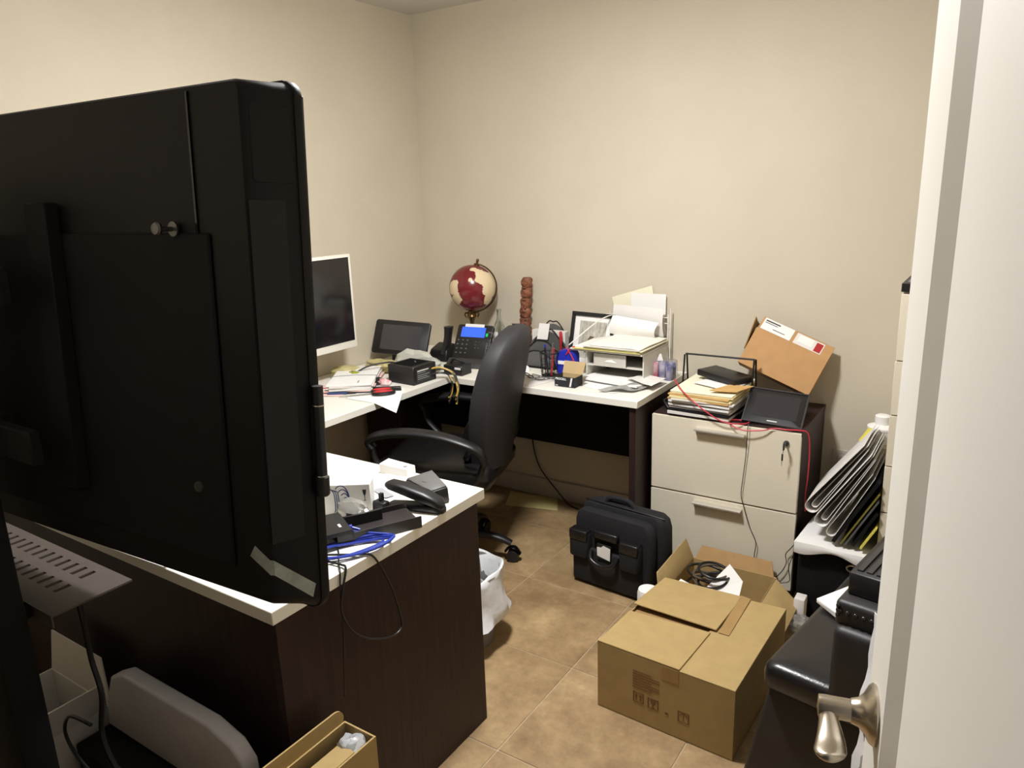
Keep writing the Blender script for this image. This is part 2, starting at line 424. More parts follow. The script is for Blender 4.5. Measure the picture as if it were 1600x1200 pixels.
# ------------------------------------------------------------------ filing cabinet
C0, C1, CF, CH = 1.4800, 2.047, -0.426, 0.674
t = thing('filing_cabinet', 'two-drawer lateral filing cabinet with cream fronts and dark wood case', 'cabinet', (1.76, -0.22, 0))
B().box(C0 + 0.004, C1, CF + 0.02, -0.014, 0.0, CH - 0.02).obj('case', WOOD, t)
B().box(C0 + 0.004, C1 + 0.002, CF + 0.012, -0.012, CH - 0.02, CH, 0.001, 1).obj('top', WOOD, t)
for z0, z1 in ((0.362, CH - 0.006), (0.045, 0.355)):
    d = B().box(C0, C1, CF, CF + 0.02, z0, z1, 0.0012, 1).obj('drawer_front', CABW, t)
    zz = 0.636 if z1 > 0.5 else 0.335
    b = B().prism([(CF - 0.030, zz - 0.004), (CF - 0.030, zz + 0.001), (CF - 0.026, zz + 0.003), (CF, zz + 0.003), (CF, zz - 0.022), (CF - 0.004, zz - 0.022), (CF - 0.005, zz - 0.003)], 1.662, 1.852, 'x')
    b.obj('handle', ALU, d, smooth=30)
lk = B().lathe([(0, 0), (0.010, 0), (0.010, 0.006), (0.0085, 0.008), (0, 0.008)], 20, M=Matrix.Translation((1.999, CF, 0.628)) @ Matrix.Rotation(PI / 2, 4, 'X')).obj('lock', DGREY, t)
k = thing('cabinet_key', 'small key with black bow hanging in the filing cabinet lock', 'key', (1.999, CF - 0.03, 0.55))
B().box(1.9975, 2.0005, CF - 0.034, CF - 0.0085, 0.622, 0.634).obj('shank', SILVER, k)
B().box(1.9965, 2.0015, CF - 0.045, CF - 0.030, 0.612, 0.640, 0.002, 1).obj('bow', BLACK, k)
B().tube([(1.999, CF - 0.040, 0.612), (1.997, CF - 0.038, 0.602), (1.996, CF - 0.036, 0.598)], 0.0012).obj('ring', SILVER, k)
B().box(1.9925, 1.9985, CF - 0.039, CF - 0.036, 0.572, 0.598, 0.001, 1).obj('spare_bow', BLACK, k)
B().box(1.9935, 1.9955, CF - 0.0385, CF - 0.0365, 0.553, 0.572).obj('spare_blade', SILVER, k)

# ------------------------------------------------------------------ big display on its cart (seen from behind)
t = thing('interactive_display', 'huge black interactive display seen from behind at the left', 'display', (1.0393, -2.3897, 1.301), (math.radians(-3.6), 0, math.radians(3.5)))
HW, HHT = 0.700, 0.396
b = B().prism([(x_, z_ - 0.001) for x_, z_ in rrect(HW, HHT + 0.005, 0.022, 6)], 0.0, 0.017, 'y', bev=0.004); b.obj('front_frame', SHELL, t, True)
B().prism(rrect(HW - 0.012, HHT - 0.012, 0.012, 4), 0.017, 0.0185, 'y').obj('screen', SCREEN, t, True)
# back shell: tapered
def ring(hx, ht, hb, y, r=0.03):
    out = []
    for (px, pz) in rrect(hx, 1.0, r, 5): out.append((px, y, pz))
    pts = []
    for cx, cz, a0 in ((hx - r, ht - r, 0), (-hx + r, ht - r, 90), (-hx + r, -hb + r, 180), (hx - r, -hb + r, 270)):
        for i in range(6):
            a = math.radians(a0 + 18 * i); pts.append((cx + r * math.cos(a), y, cz + r * math.sin(a)))
    return pts
B().loft([ring(HW - 0.003, HHT + 0.001, HHT + 0.003, 0.0, 0.022), ring(HW - 0.010, HHT - 0.001, HHT - 0.010, -0.025, 0.02), ring(HW - 0.024, HHT - 0.003, HHT - 0.026, -0.066, 0.016), ring(HW - 0.030, HHT - 0.007, HHT - 0.031, -0.072, 0.014)]).obj('back_shell', SHELL, t, True)
YB = -0.072
B().box(-0.62, HW - 0.105, YB - 0.006, YB, -0.32, 0.19, 0.003, 1).obj('rear_cover', BLACKM, t, True)
B().box(0.566, 0.570, YB - 0.003, YB + 0.001, 0.19, HHT - 0.012).obj('seam', BLACKG, t, True)
# side: port bay and cover plate on the right flank
MS = Matrix.Translation((HW - 0.0150, -0.036, 0)) @ Matrix.Rotation(math.radians(-17.5), 4, 'Z')
B().prism(rrect(0.030, 0.052, 0.006, 4), 0.0, 0.0022, 'x', M=MS @ Matrix.Translation((-0.0005, 0.003, 0.310)), bev=0.0008, seg=1).obj('cover_plate', SHELL, t, True)
B().box(0.0, 0.0016, -0.036, 0.018, -0.27, 0.235, 0.0006, 1, M=MS).obj('port_panel', PANEL, t, True)
# mounting rail and bolts
for x in (0.20, -0.20): B().box(x - 0.03, x + 0.03, YB - 0.03, YB - 0.006, -0.25, 0.24, 0.002, 1).obj('mount_rail', BLACKM, t, True)
MB_ = Matrix.Rotation(PI / 2, 4, 'X')
B().lathe([(0, 0), (0.011, 0), (0.011, 0.003), (0.0035, 0.004), (0.0035, 0.024), (0.009, 0.025), (0.010, 0.029), (0.008, 0.032), (0, 0.033)], 20, M=Matrix.Translation((0.522, YB - 0.006, 0.196)) @ MB_).obj('bolt', STEEL, t, True)
B().lathe([(0, 0), (0.009, 0), (0.008, 0.004), (0.0035, 0.005), (0, 0.005)], 20, M=Matrix.Translation((0.528, YB - 0.006, -0.20)) @ MB_).obj('bolt', DGREY, t, True)
# stylus holder and pen on the right edge
B().tube([(HW + 0.010, 0.004, -0.035), (HW + 0.010, 0.004, -0.195)], 0.0085, 16, 0, rad=lambda u: 0.0085).obj('stylus', BLACK, t, True)
for z in (-0.065, -0.176): B().lathe([(0.0088, -0.001), (0.0093, 0), (0.0088, 0.001)], 20, c=(HW + 0.010, 0.004, z)).obj('stylus_ring', SILVER, t, True)
B().lathe([(0.009, 0), (0.0112, 0.003), (0.0112, 0.03), (0.009, 0.032)], 20, c=(HW + 0.010, 0.004, -0.208)).obj('stylus_cap', BLACK, t, True)
B().box(HW - 0.001, HW + 0.006, -0.002, 0.010, -0.16, -0.07).obj('stylus_clip', BLACK, t, True)
# strip of tape across the lower right back
b = B()
def quad_(p, u, v): return (p[0] * (1 - u) + p[1] * u) * (1 - v) + (p[3] * (1 - u) + p[2] * u) * v
qa = [Vector(p) for p in ((0.628, YB - 0.0016, -0.296), (0.6705, YB - 0.0016, -0.318), (0.6705, YB - 0.0016, -0.294), (0.640, YB - 0.0016, -0.277))]
qb = [MS @ Vector(p) for p in ((0.0028, -0.036, -0.318), (0.0028, 0.024, -0.374), (0.0028, 0.030, -0.353), (0.0028, -0.036, -0.294))]
qc = [qa[1], qb[0], qb[3], qa[2]]
for q_ in (qa, qb, qc): b.grid(lambda u, v: quad_(q_, u, v), 8, 2, 0.0006)
b.obj('tape_strip', TAPET, t, True)

t = thing('display_cart', 'black rolling stand with slotted steel shelf holding the big display', 'stand', (1.04, -2.58, 0))
B().box(0.96, 1.125, -2.615, -2.555, 0.07, 1.6, 0.006, 2).obj('column', BLACKM, t)
for z in (1.15, 1.42): B().box(0.80, 1.28, -2.555, -2.535, z - 0.03, z + 0.03, 0.003, 1).box(0.98, 1.10, -2.535, -2.50, z - 0.025, z + 0.025).obj('mount_arm', BLACKM, t)
for x in (0.66, 1.42): B().box(x - 0.035, x + 0.035, -2.95, -2.53, 0.05, 0.09, 0.01, 2).obj('base_leg', BLACKM, t)
B().box(0.66, 1.42, -2.61, -2.56, 0.055, 0.09, 0.004, 1).obj('base_beam', BLACKM, t)
for x in (0.66, 1.42):
    for y in (-2.92, -2.56): B().lathe([(0, -0.014), (0.024, -0.014), (0.025, -0.01), (0.025, 0.01), (0.024, 0.014), (0, 0.014)], 20, M=Matrix.Translation((x, y, 0.025)) @ Matrix.Rotation(PI / 2, 4, 'Y')).obj('wheel', BLACK, t)
# slotted shelf: built as strips around real slots
SX0, SX1, SY0, SY1, SZ = 0.56, 1.176, -2.534, -2.379, 0.80
xs = [SX0]; s0 = 0.872; pitch = 0.0335
slots = [s0 + i * pitch for i in range(-8, 8)]
b = B(); rows = [(-2.432, -2.400), (-2.488, -2.456)]
ycuts = [SY0, -2.488, -2.456, -2.432, -2.400, SY1]
for j in range(5):
    y0, y1 = ycuts[j], ycuts[j + 1]
    if j in (1, 3):
        off = 0.012 if j == 1 else 0.0
        cuts = [x + off for x in slots if SX0 + 0.02 < x + off < SX1 - 0.075]
        x = SX0
        for c in cuts: b.box(x, c - 0.006, y0, y1, SZ - 0.004, SZ); x = c + 0.006
        b.box(x, SX1, y0, y1, SZ - 0.004, SZ)
    else: b.box(SX0, SX1, y0, y1, SZ - 0.004, SZ)
b.obj('shelf', PERFM, t, smooth=0)
B().box(SX0, SX1, SY0 - 0.003, SY0, SZ - 0.026, SZ).obj('shelf_lip', PERFM, t, smooth=0)
B().box(0.99, 1.10, -2.556, SY0 - 0.003, SZ - 0.024, SZ - 0.004).obj('shelf_bracket', BLACKM, t)
# ------------------------------------------------------------------ office chair (sitter faces the left wall)
t = thing('office_chair', 'black high-back leather office chair pulled up between the desks', 'chair', (0.705, -0.775, 0), (0, 0, math.radians(18)))
def seat_ring(z, hx, hy, r, cx=0.0): return [(cx + a, b_, z) for a, b_ in rrect(hx, hy, r, 6)]
B().loft([seat_ring(0.40, 0.22, 0.22, 0.06), seat_ring(0.415, 0.245, 0.245, 0.07), seat_ring(0.455, 0.25, 0.25, 0.07), seat_ring(0.49, 0.235, 0.235, 0.07), seat_ring(0.505, 0.19, 0.19, 0.06)]).obj('seat', LEATH, t, True, 60)
rings = []
for k in range(29):
    v = 1 - (1 - k / 28.0) ** 2.0
    z = 0.47 + 0.565 * v
    hw = 0.15 + 0.075 * math.sin(PI * 0.5 * min(1, v * 1.7)) - 0.012 * v
    if v > 0.66: hw *= max(0.08, math.sqrt(max(0.0, 1 - ((v - 0.66) / 0.34) ** 2.6)))
    lean = 0.225 + 0.02 * v + 0.095 * v * v
    th_ = 0.056 * (0.62 + 0.5 * math.sin(PI * (0.15 + 0.75 * v))) * (1 if v < 0.86 else 0.35 + 0.65 * math.sqrt(max(0.0, 1 - ((v - 0.86) / 0.14) ** 2)))
    row = []
    for (a, b_) in rrect(1, 1, 0.55, 6):
        yy = b_ * hw; xx = a * th_ + lean - 0.035 * (b_ * b_)
        row.append((xx, yy, z))
    rings.append(row)
B().loft(rings).obj('backrest', CHAIRF, t, True, 70)
rings = []
for k in range(15):
    v = k / 14.0
    z = 0.50 + 0.42 * v; lean = 0.222 + 0.02 * v + 0.095 * v * v - 0.055
    hw = 0.18 * (1 if 0.06 < v < 0.94 else 0.85)
    row = [(lean + a * 0.024 * (1 if 0.03 < v < 0.97 else 0.5) - 0.02 * b_ * b_ - 0.01 * math.cos(v * 6 * PI), b_ * hw, z) for a, b_ in rrect(1, 1, 0.6, 5)]
    rings.append(row)
B().loft(rings).obj('back_cushion', LEATH, t, True, 70)
for sgn in (-1, 1):
    y = sgn * 0.272
    pad = B().tube([(-0.20, y, 0.585), (-0.215, y, 0.615), (-0.17, y, 0.640), (-0.06, y, 0.655), (0.07, y, 0.648), (0.17, y, 0.625), (0.23, y * 0.97, 0.595), (0.245, y * 0.9, 0.54)], 0.03, 12, 6, rad=lambda u: 0.026 + 0.008 * math.sin(PI * u), flat=0.55)
    a = pad.obj('armrest', BLACKG if False else BLACK, t, True, 60)
    B().tube([(-0.20, y, 0.59), (-0.19, y, 0.53), (-0.12, y * 0.98, 0.46), (-0.05, y * 0.85, 0.41)], 0.017, 10, 6, flat=0.7).obj('arm_support', BLACK, t, True)
    B().tube([(0.245, y * 0.9, 0.55), (0.22, y * 0.9, 0.48), (0.16, y * 0.85, 0.42)], 0.017, 10, 6, flat=0.7).obj('arm_support', BLACK, t, True)
B().lathe([(0, 0.10), (0.038, 0.10), (0.036, 0.24), (0.02, 0.245), (0.02, 0.37), (0.06, 0.375), (0.09, 0.40), (0, 0.40)], 24).obj('column', BLACK, t, True)
for k in range(5):
    a = math.radians(4 + 72 * k); ca, sa = math.cos(a), math.sin(a); R_ = 0.27
    M = Matrix.Rotation(a, 4, 'Z')
    lg = B().tube([(0.02, 0, 0.125), (0.12, 0, 0.122), (0.21, 0, 0.105), (0.265, 0, 0.082)], 0.02, 10, 4, M=M, rad=lambda u: 0.028 - 0.010 * u, flat=0.7).obj('base_leg', BLACK, t, True, 60)
    for dy in (-0.013, 0.013):
        B().lathe([(0, -0.009), (0.020, -0.009), (0.026, -0.006), (0.026, 0.006), (0.020, 0.009), (0, 0.009)], 20, M=M @ Matrix.Translation((R_, dy, 0.027)) @ Matrix.Rotation(PI / 2, 4, 'X')).obj('caster_wheel', BLACK, lg, True)
    B().tube([(R_ - 0.032, 0, 0.045), (R_ - 0.015, 0, 0.062), (R_ + 0.012, 0, 0.062), (R_ + 0.032, 0, 0.035)], 0.016, 8, 5, M=M, flat=0.35).obj('caster_hood', BLACKG, lg, True)

# ------------------------------------------------------------------ white monitor on the bridge desk
t = thing('monitor', 'white-framed monitor with dark screen on the left desk behind the display', 'monitor', (0.17, -1.05, T), (0, 0, 0))
MX = 0.20
B().box(MX - 0.03, MX, -1.40, -0.742, 0.893, 1.303, 0.004, 2).obj('frame', WHITE, t)
B().box(MX - 0.0005, MX + 0.0012, -1.385, -0.757, 0.925, 1.290).obj('screen', SCREEN, t)
B().box(0.10, 0.13, -1.13, -1.01, T + 0.012, 1.05, 0.003, 1).box(0.13, MX - 0.03, -1.11, -1.03, 0.98, 1.04).obj('stand_neck', WHITE, t)
B().box(0.06, 0.26, -1.18, -0.96, T, T + 0.012, 0.003, 1).obj('stand_foot', WHITE, t)

# tablet phone on stand (left desk corner)
def slab_tablet(t, M, w, h, th_, m1, m2, bez, r=0.012):
    B().prism(rrect(w / 2, h / 2, r, 5), 0, th_, 'z', M=M, bev=0.0015, seg=2).obj('body', m1, t)
    B().prism(rrect(w / 2 - bez[0], h / 2 - bez[1], 0.002, 2), th_, th_ + 0.0006, 'z', M=M).obj('screen', m2, t)
t = thing('desk_tablet', 'black tablet with grey screen propped on the left desk corner', 'tablet', (0.2, -0.40, T))
o = Vector((0.178, -0.43, 0.872))
n = Vector((0.30, -0.86, 0.42))
M = frame3(o - n.normalized() * 0.012, (1, 0.12, 0.02), n)
slab_tablet(t, M, 0.285, 0.168, 0.014, BLACK, SCREENG, (0.04, 0.022))
B().lathe([(0, 0.014), (0.003, 0.014), (0.003, 0.015), (0, 0.015)], 12, M=M @ Matrix.Translation((0.02, 0.072, 0))).obj('camera_lens', BLACKG, t)
B().hexa([(0.08, -0.40, T), (0.225, -0.38, T), (0.22, -0.29, T), (0.07, -0.30, T)], [(0.09, -0.405, 0.86), (0.22, -0.385, 0.86), (0.215, -0.36, 0.86), (0.08, -0.38, 0.86)], 0.004).obj('stand', BLACK, t)

# second handset base between tablet and desk phone
t = thing('handset_cradle', 'black cordless handset standing in its cradle left of the desk phone', 'phone', (0.33, -0.27, T))
B().hexa([(0.24, -0.32, T), (0.36, -0.32, T), (0.36, -0.22, T), (0.24, -0.22, T)], [(0.25, -0.30, 0.80), (0.35, -0.30, 0.80), (0.35, -0.23, 0.825), (0.25, -0.23, 0.825)], 0.006).obj('cradle', BLACK, t)
B().tube([(0.325, -0.285, 0.775), (0.335, -0.272, 0.83), (0.340, -0.264, 0.885), (0.342, -0.262, 0.912)], 0.026, 12, 5, rad=lambda u: 0.025 + 0.006 * abs(2 * u - 1), flat=0.6).obj('handset', BLACK, t)

# desk phone with blue display
t = thing('desk_phone', 'black desk phone with glowing blue display and button pad', 'phone', (0.48, -0.27, T))
n = Vector((0.20, -0.80, 0.56)).normalized()
o = Vector((0.482, -0.262, 0.842))
M = frame3(o, (1, 0.16, 0.03), n)
B().prism(rrect(0.092, 0.095, 0.010, 4), -0.025, 0, 'z', M=M, bev=0.003).obj('body', BLACK, t)
B().prism(rrect(0.062, 0.026, 0.003, 3), 0, 0.002, 'z', M=M @ Matrix.Translation((-0.006, 0.055, 0))).obj('display', LCD, t)
B().box(-0.055, 0.045, 0.082, 0.098, 0, 0.0015, M=M).obj('name_strip', PAPER, t)
B().box(0.062, 0.072, 0.036, 0.052, 0, 0.002, M=M).obj('indicator_lamp', LED, t)
for r_ in range(4):
    for c_ in range(3):
        B().box(-0.075 + c_ * 0.024 - 0.0045, -0.075 + c_ * 0.024 + 0.0045, 0.012 - r_ * 0.022 - 0.003, 0.012 - r_ * 0.022 + 0.003, 0, 0.002, M=M).obj('key', MGREY, t)
for r_ in range(3):
    for c_ in range(3): B().box(0.018 + c_ * 0.018 - 0.003, 0.018 + c_ * 0.018 + 0.003, 0.006 - r_ * 0.016 - 0.002, 0.006 - r_ * 0.016 + 0.002, 0, 0.002, M=M).obj('key', MGREY, t)
for r_ in range(4): B().box(0.078, 0.084, 0.014 - r_ * 0.014, 0.018 - r_ * 0.014, 0, 0.002, M=M).obj('key', MGREY, t)
B().hexa([(0.40, -0.33, T), (0.575, -0.30, T), (0.565, -0.255, T), (0.39, -0.285, T)], [(0.41, -0.30, 0.80), (0.565, -0.275, 0.80), (0.56, -0.245, 0.85), (0.405, -0.265, 0.85)], 0.004).obj('foot', BLACK, t)
B().hexa([(0.415, -0.40, T), (0.60, -0.37, T), (0.595, -0.325, T), (0.41, -0.35, T)], [(0.415, -0.385, 0.765), (0.595, -0.355, 0.765), (0.59, -0.325, 0.785), (0.41, -0.355, 0.785)], 0.004).obj('palm_rest', DGREY, t)
b = B().tube([(0.575, -0.26, 0.90), (0.598, -0.25, 0.89), (0.60, -0.25, 0.83), (0.585, -0.25, 0.76)], 0.0025, 8, 5); b.obj('cord', MGREY, t)

# ------------------------------------------------------------------ globe
def globe_material():
    m = bpy.data.materials.new('globe_print'); m.use_nodes = True
    N = m.node_tree.nodes; L = m.node_tree.links; bs = N['Principled BSDF']
    tc = N.new('ShaderNodeTexCoord'); nm = N.new('ShaderNodeVectorMath'); nm.operation = 'NORMALIZE'
    sub = N.new('ShaderNodeVectorMath'); sub.operation = 'SUBTRACT'; sub.inputs[1].default_value = (0.0, 0.0, 0.345)
    L.new(tc.outputs['Object'], sub.inputs[0]); L.new(sub.outputs[0], nm.inputs[0])
    nz = N.new('ShaderNodeTexNoise'); nz.inputs['Scale'].default_value = 3.2; nz.inputs['Detail'].default_value = 5
    L.new(nm.outputs[0], nz.inputs[0])
    vw = Vector((0.617, -0.778, 0.12)).normalized(); rt = Vector((0.78, 0.62, 0)).normalized(); up = rt.cross(vw).normalized(); up = up if up.z > 0 else -up
    cur = None
    for (a, b_, c_, r_) in ((0.55, 0.80, 0.12, 0.60), (0.72, 0.45, 0.42, 0.42), (0.5, 0.62, -0.42, 0.32), (0.52, -0.80, 0.02, 0.36), (0.50, -0.70, -0.42, 0.28), (0.62, 0.05, 0.80, 0.12), (-0.6, 0.5, 0.3, 0.5), (-0.7, -0.4, 0.1, 0.45), (-0.2, -0.3, -0.9, 0.3), (0.9, -0.1, 0.38, 0.07)):
        p = (vw * a + rt * b_ + up * c_).normalized()
        d = N.new('ShaderNodeVectorMath'); d.operation = 'DISTANCE'; d.inputs[1].default_value = p; L.new(nm.outputs[0], d.inputs[0])
        s_ = N.new('ShaderNodeMath'); s_.operation = 'SUBTRACT'; s_.inputs[1].default_value = r_; L.new(d.outputs['Value'], s_.inputs[0])
        if cur is None: cur = s_
        else:
            k = N.new('ShaderNodeMath'); k.operation = 'MINIMUM'; L.new(cur.outputs[0], k.inputs[0]); L.new(s_.outputs[0], k.inputs[1]); cur = k
    ma = N.new('ShaderNodeMath'); ma.operation = 'MULTIPLY_ADD'; ma.inputs[1].default_value = 0.55; ma.inputs[2].default_value = -0.275
    L.new(nz.outputs[0], ma.inputs[0])
    ad = N.new('ShaderNodeMath'); ad.operation = 'ADD'; L.new(cur.outputs[0], ad.inputs[0]); L.new(ma.outputs[0], ad.inputs[1])
    st = N.new('ShaderNodeMapRange'); st.inputs[1].default_value = -0.012; st.inputs[2].default_value = 0.012; L.new(ad.outputs[0], st.inputs[0])
    mx = N.new('ShaderNodeMix'); mx.data_type = 'RGBA'; mx.inputs[6].default_value = rgb((222, 202, 166)); mx.inputs[7].default_value = rgb((112, 34, 38))
    L.new(st.outputs[0], mx.inputs[0]); L.new(mx.outputs[2], bs.inputs['Base Color']); bs.inputs['Roughness'].default_value = 0.22
    return m
GX, GY, GZ, GR = 0.413, -0.15, 1.09, 0.113
t = thing('desk_globe', 'dark red and cream globe on a brass stand by the back wall', 'globe', (GX, GY, T))
B().sphere((GX, GY, GZ), GR, 40, 24).obj('ball', globe_material(), t, smooth=80)
ax = (Vector((0.78, 0.62, 0)) * 0.24 + Vector((0, 0, 1))).normalized(); gc = Vector((GX, GY, GZ))
B().tube([gc + ax * (GR - 0.003), gc + ax * (GR + 0.008)], 0.014, 14, 0).tube([gc + ax * (GR + 0.006), gc + ax * (GR + 0.024)], 0.006, 12, 0).sphere(gc + ax * (GR + 0.024), 0.008, 10, 8).obj('finial', BRASS, t)
side = Vector((0.78, 0.62, 0)); sd2 = (side - ax * side.dot(ax)).normalized()
B().tube([gc + (ax * math.cos(a) + sd2 * math.sin(a)) * (GR + 0.007) for a in [PI * q / 16 for q in range(0, 17)]], 0.004, 8, 2).obj('meridian_arm', BRASS, t)
B().lathe([(0, 0), (0.062, 0), (0.065, 0.008), (0.058, 0.016), (0.035, 0.024), (0.016, 0.05), (0.011, 0.09), (0.02, 0.11), (0.024, 0.125), (0.014, 0.14), (0.01, 0.175), (0.016, 0.195), (0.024, 0.205), (0.02, 0.215), (0.014, 0.232), (0.02, 0.238), (0, 0.24)], 24, c=(GX - 0.01, GY, T)).obj('stem', BRASS, t)
for sgn in (-1, 1):
    B().tube([Vector((GX - 0.01, GY, T + 0.20)) + side * sgn * q + Vector((0, 0, z)) for q, z in ((0.008, 0.0), (0.026, 0.0), (0.034, 0.012), (0.028, 0.024), (0.020, 0.018))], 0.004, 8, 5).obj('scroll', BRASS, t)

# glass bottle
t = thing('glass_bottle', 'slim clear glass bottle with blue and white label beside the globe', 'bottle', (0.545, -0.10, T))
c = (0.528, -0.095, T)
B().lathe([(0, 0.002), (0.026, 0.0), (0.030, 0.006), (0.030, 0.135), (0.027, 0.155), (0.013, 0.185), (0.0105, 0.20), (0.0105, 0.228), (0.012, 0.23), (0.012, 0.24), (0.009, 0.24), (0.009, 0.20), (0.0115, 0.183), (0.025, 0.153), (0.0275, 0.135), (0.0275, 0.01), (0, 0.008)], 28, c=c).obj('glass', GLASS, t, smooth=60)
for a0, a1, m, nm in ((-120, -72, PAPER, 'label_white'), (-165, -122, BLUEP, 'label_blue'), (-70, -18, BLUEP, 'label_blue')):
    B().grid(lambda u, v: (c[0] + 0.0304 * math.cos(math.radians(a0 + (a1 - a0) * u)), c[1] + 0.0304 * math.sin(math.radians(a0 + (a1 - a0) * u)), c[2] + 0.05 + 0.05 * v + (0.03 * v if m is PAPER else 0)), 8, 1, 0.0003).obj(nm, m, t)

# carved totem
t = thing('carved_totem', 'tall brown carved wooden totem stick standing against the back wall', 'carving', (0.655, -0.05, T))
rings = []; nseg = 64
for k in range(nseg + 1):
    v = k / nseg; z = T + 0.395 * v; a = 0.0
    ph = v * 8; w = 0.026 + 0.005 * abs(math.sin(ph * PI)) - 0.004 * (1 if (ph % 1) < 0.08 else 0)
    w = w * (1 - 0.08 * v)
    cx = 0.645 + 0.022 * v + 0.003 * math.sin(v * 9)
    rings.append([(cx + w * math.cos(2 * PI * j / 20) * (1 + 0.14 * math.sin(3 * 2 * PI * j / 20 + k * 0.9)), -0.05 + 0.8 * w * math.sin(2 * PI * j / 20) * (1 + 0.14 * math.cos(4 * 2 * PI * j / 20 + k * 1.3)), z) for j in range(20)])
B().loft(rings).obj('carved_shaft', TOTEM, t)
for k in range(6):
    z = T + 0.06 + 0.058 * k; cx = 0.645 + 0.022 * (z - T) / 0.395
    for sx in (-0.010, 0.010): B().sphere((cx + sx, -0.073, z + 0.016), 0.006, 10, 8).obj('carved_eye', TOTEM, t)
    B().box(cx - 0.012, cx + 0.012, -0.079, -0.068, z - 0.006, z, 0.002, 1).obj('carved_mouth', TOTEM, t)

# black wire-mesh letter sorter
t = thing('letter_sorter', 'black mesh letter sorter with arched dividers on the back desk', 'organizer', (0.83, -0.15, T))
def arch(y, zc, zt, x0=0.715, x1=0.918):
    return [(x0, y, zc), (x0 + 0.01, y, zc + (zt - zc) * 0.45), (x0 + 0.07, y, zt - 0.006), ((x0 + x1) / 2, y, zt), (x1 - 0.07, y, zt - 0.006), (x1 - 0.01, y, zc + (zt - zc) * 0.45), (x1, y, zc)]
for y, zt in ((-0.22, 0.825), (-0.17, 0.865), (-0.11, 0.905), (-0.06, 0.935)):
    B().tube(arch(y, T + 0.004, zt), 0.0032, 8, 5).obj('divider_wire', MESHM, t)
    B().grid(lambda u, v: (0.722 + 0.188 * u, y, T + 0.006 + v * ((zt - T) * (0.62 + 0.34 * math.sin(PI * u)) - 0.008)), 12, 2, 0.0012).obj('divider_mesh', MGREY, t)
B().box(0.71, 0.922, -0.235, -0.045, T, T + 0.005).obj('tray', MESHM, t)
one('paper_card', B().sheet([(0.772, -0.139, 0.862), (0.828, -0.135, 0.862), (0.836, -0.125, 0.936), (0.782, -0.129, 0.937)], 0.001), PAPER, 'small white card sticking up out of the mesh letter sorter', 'card')
one('envelope_bundle', B().box(0.725, 0.905, -0.105, -0.068, T + 0.006, 0.898, 0.001, 1), PAPERW, 'bundle of white envelopes standing in the mesh letter sorter', 'envelopes')
one('red_marker', B().lathe([(0, 0), (0.006, 0), (0.006, 0.10), (0.0075, 0.102), (0.0075, 0.15), (0.005, 0.155), (0, 0.155)], 14, c=(0.900, -0.135, T + 0.007)), REDM, 'red marker pen upright in the mesh letter sorter', 'pen')
t = thing('computer_mouse', 'white computer mouse in front of the mesh letter sorter', 'mouse', (0.80, -0.27, T))
B().sphere((0.795, -0.30, T + 0.004), 0.03, 20, 12, (1.15, 0.75, 0.85)).obj('shell', PAPER, t, smooth=80)
B().sphere((0.816, -0.307, T + 0.008), 0.008, 10, 8).obj('wheel', DGREY, t)
for i_ in range(1): pass

# mesh pencil cup with blue pad and scissors handles
t = thing('pencil_cup', 'black wire-mesh pencil cup crowded with pens on the back desk', 'cup', (0.93, -0.32, T))
cx, cy = 0.950, -0.325; b = B()
for k in range(12):
    a = 2 * PI * k / 12
    b.tube([(cx + 0.036 * math.cos(a), cy + 0.036 * math.sin(a), T + 0.002), (cx + 0.042 * math.cos(a), cy + 0.042 * math.sin(a), T + 0.105)], 0.0012, 5, 0)
b.obj('mesh_wire', MESHM, t)
b = B()
for z in (0.02, 0.045, 0.07): b.tube([(cx + (0.036 + 0.05 * z) * math.cos(2 * PI * k / 20), cy + (0.036 + 0.05 * z) * math.sin(2 * PI * k / 20), T + z) for k in range(21)], 0.0012, 5, 1)
b.obj('mesh_hoop', MESHM, t)
B().tube([(cx + 0.042 * math.cos(2 * PI * k / 24), cy + 0.042 * math.sin(2 * PI * k / 24), T + 0.105) for k in range(25)], 0.003, 8, 1).obj('rim', MESHM, t)
B().lathe([(0, 0), (0.036, 0), (0.036, 0.003), (0, 0.003)], 24, c=(cx, cy, T)).obj('bottom', MESHM, t)
for k, (dx, dy, h, m, lab) in enumerate(((-0.02, 0.01, 0.135, BLUEP, 'blue pen leaning in the mesh pencil cup'), (0.0, 0.02, 0.142, MGREY, 'grey pen standing in the mesh pencil cup'), (0.018, -0.006, 0.128, REDM, 'red pen leaning in the mesh pencil cup'), (-0.005, -0.015, 0.13, BLACK, 'black pen leaning in the mesh pencil cup'))):
    one('pen', B().tube([(cx + dx * 0.6, cy + dy * 0.6, T + 0.004), (cx + dx * 1.6, cy + dy * 1.6, T + h)], 0.0042, 8, 0), m, lab, 'pen', 'pens in the mesh cup')
t = thing('blue_tape_dispenser', 'rounded deep blue plastic dispenser between pencil cup and paper trays', 'dispenser', (1.025, -0.31, T))
B().prism([(0.985, T + 0.002), (1.070, T + 0.002), (1.070, 0.845), (1.058, 0.862), (1.03, 0.868), (1.0, 0.862), (0.978, 0.84), (0.972, 0.80)], -0.315, -0.265, 'y', bev=0.006).obj('case', BLUEP, t)
B().tube([(1.072, -0.318, T + 0.07), (1.055, -0.318, 0.845), (1.03, -0.318, 0.88)], 0.003, 6, 4).tube([(1.03, -0.318, 0.845), (1.05, -0.318, 0.87), (1.072, -0.316, 0.885)], 0.003, 6, 4).obj('red_band', REDM, t)
B().box(0.99, 1.06, -0.3195, -0.315, T + 0.055, T + 0.07).obj('white_strip', PAPER, t)

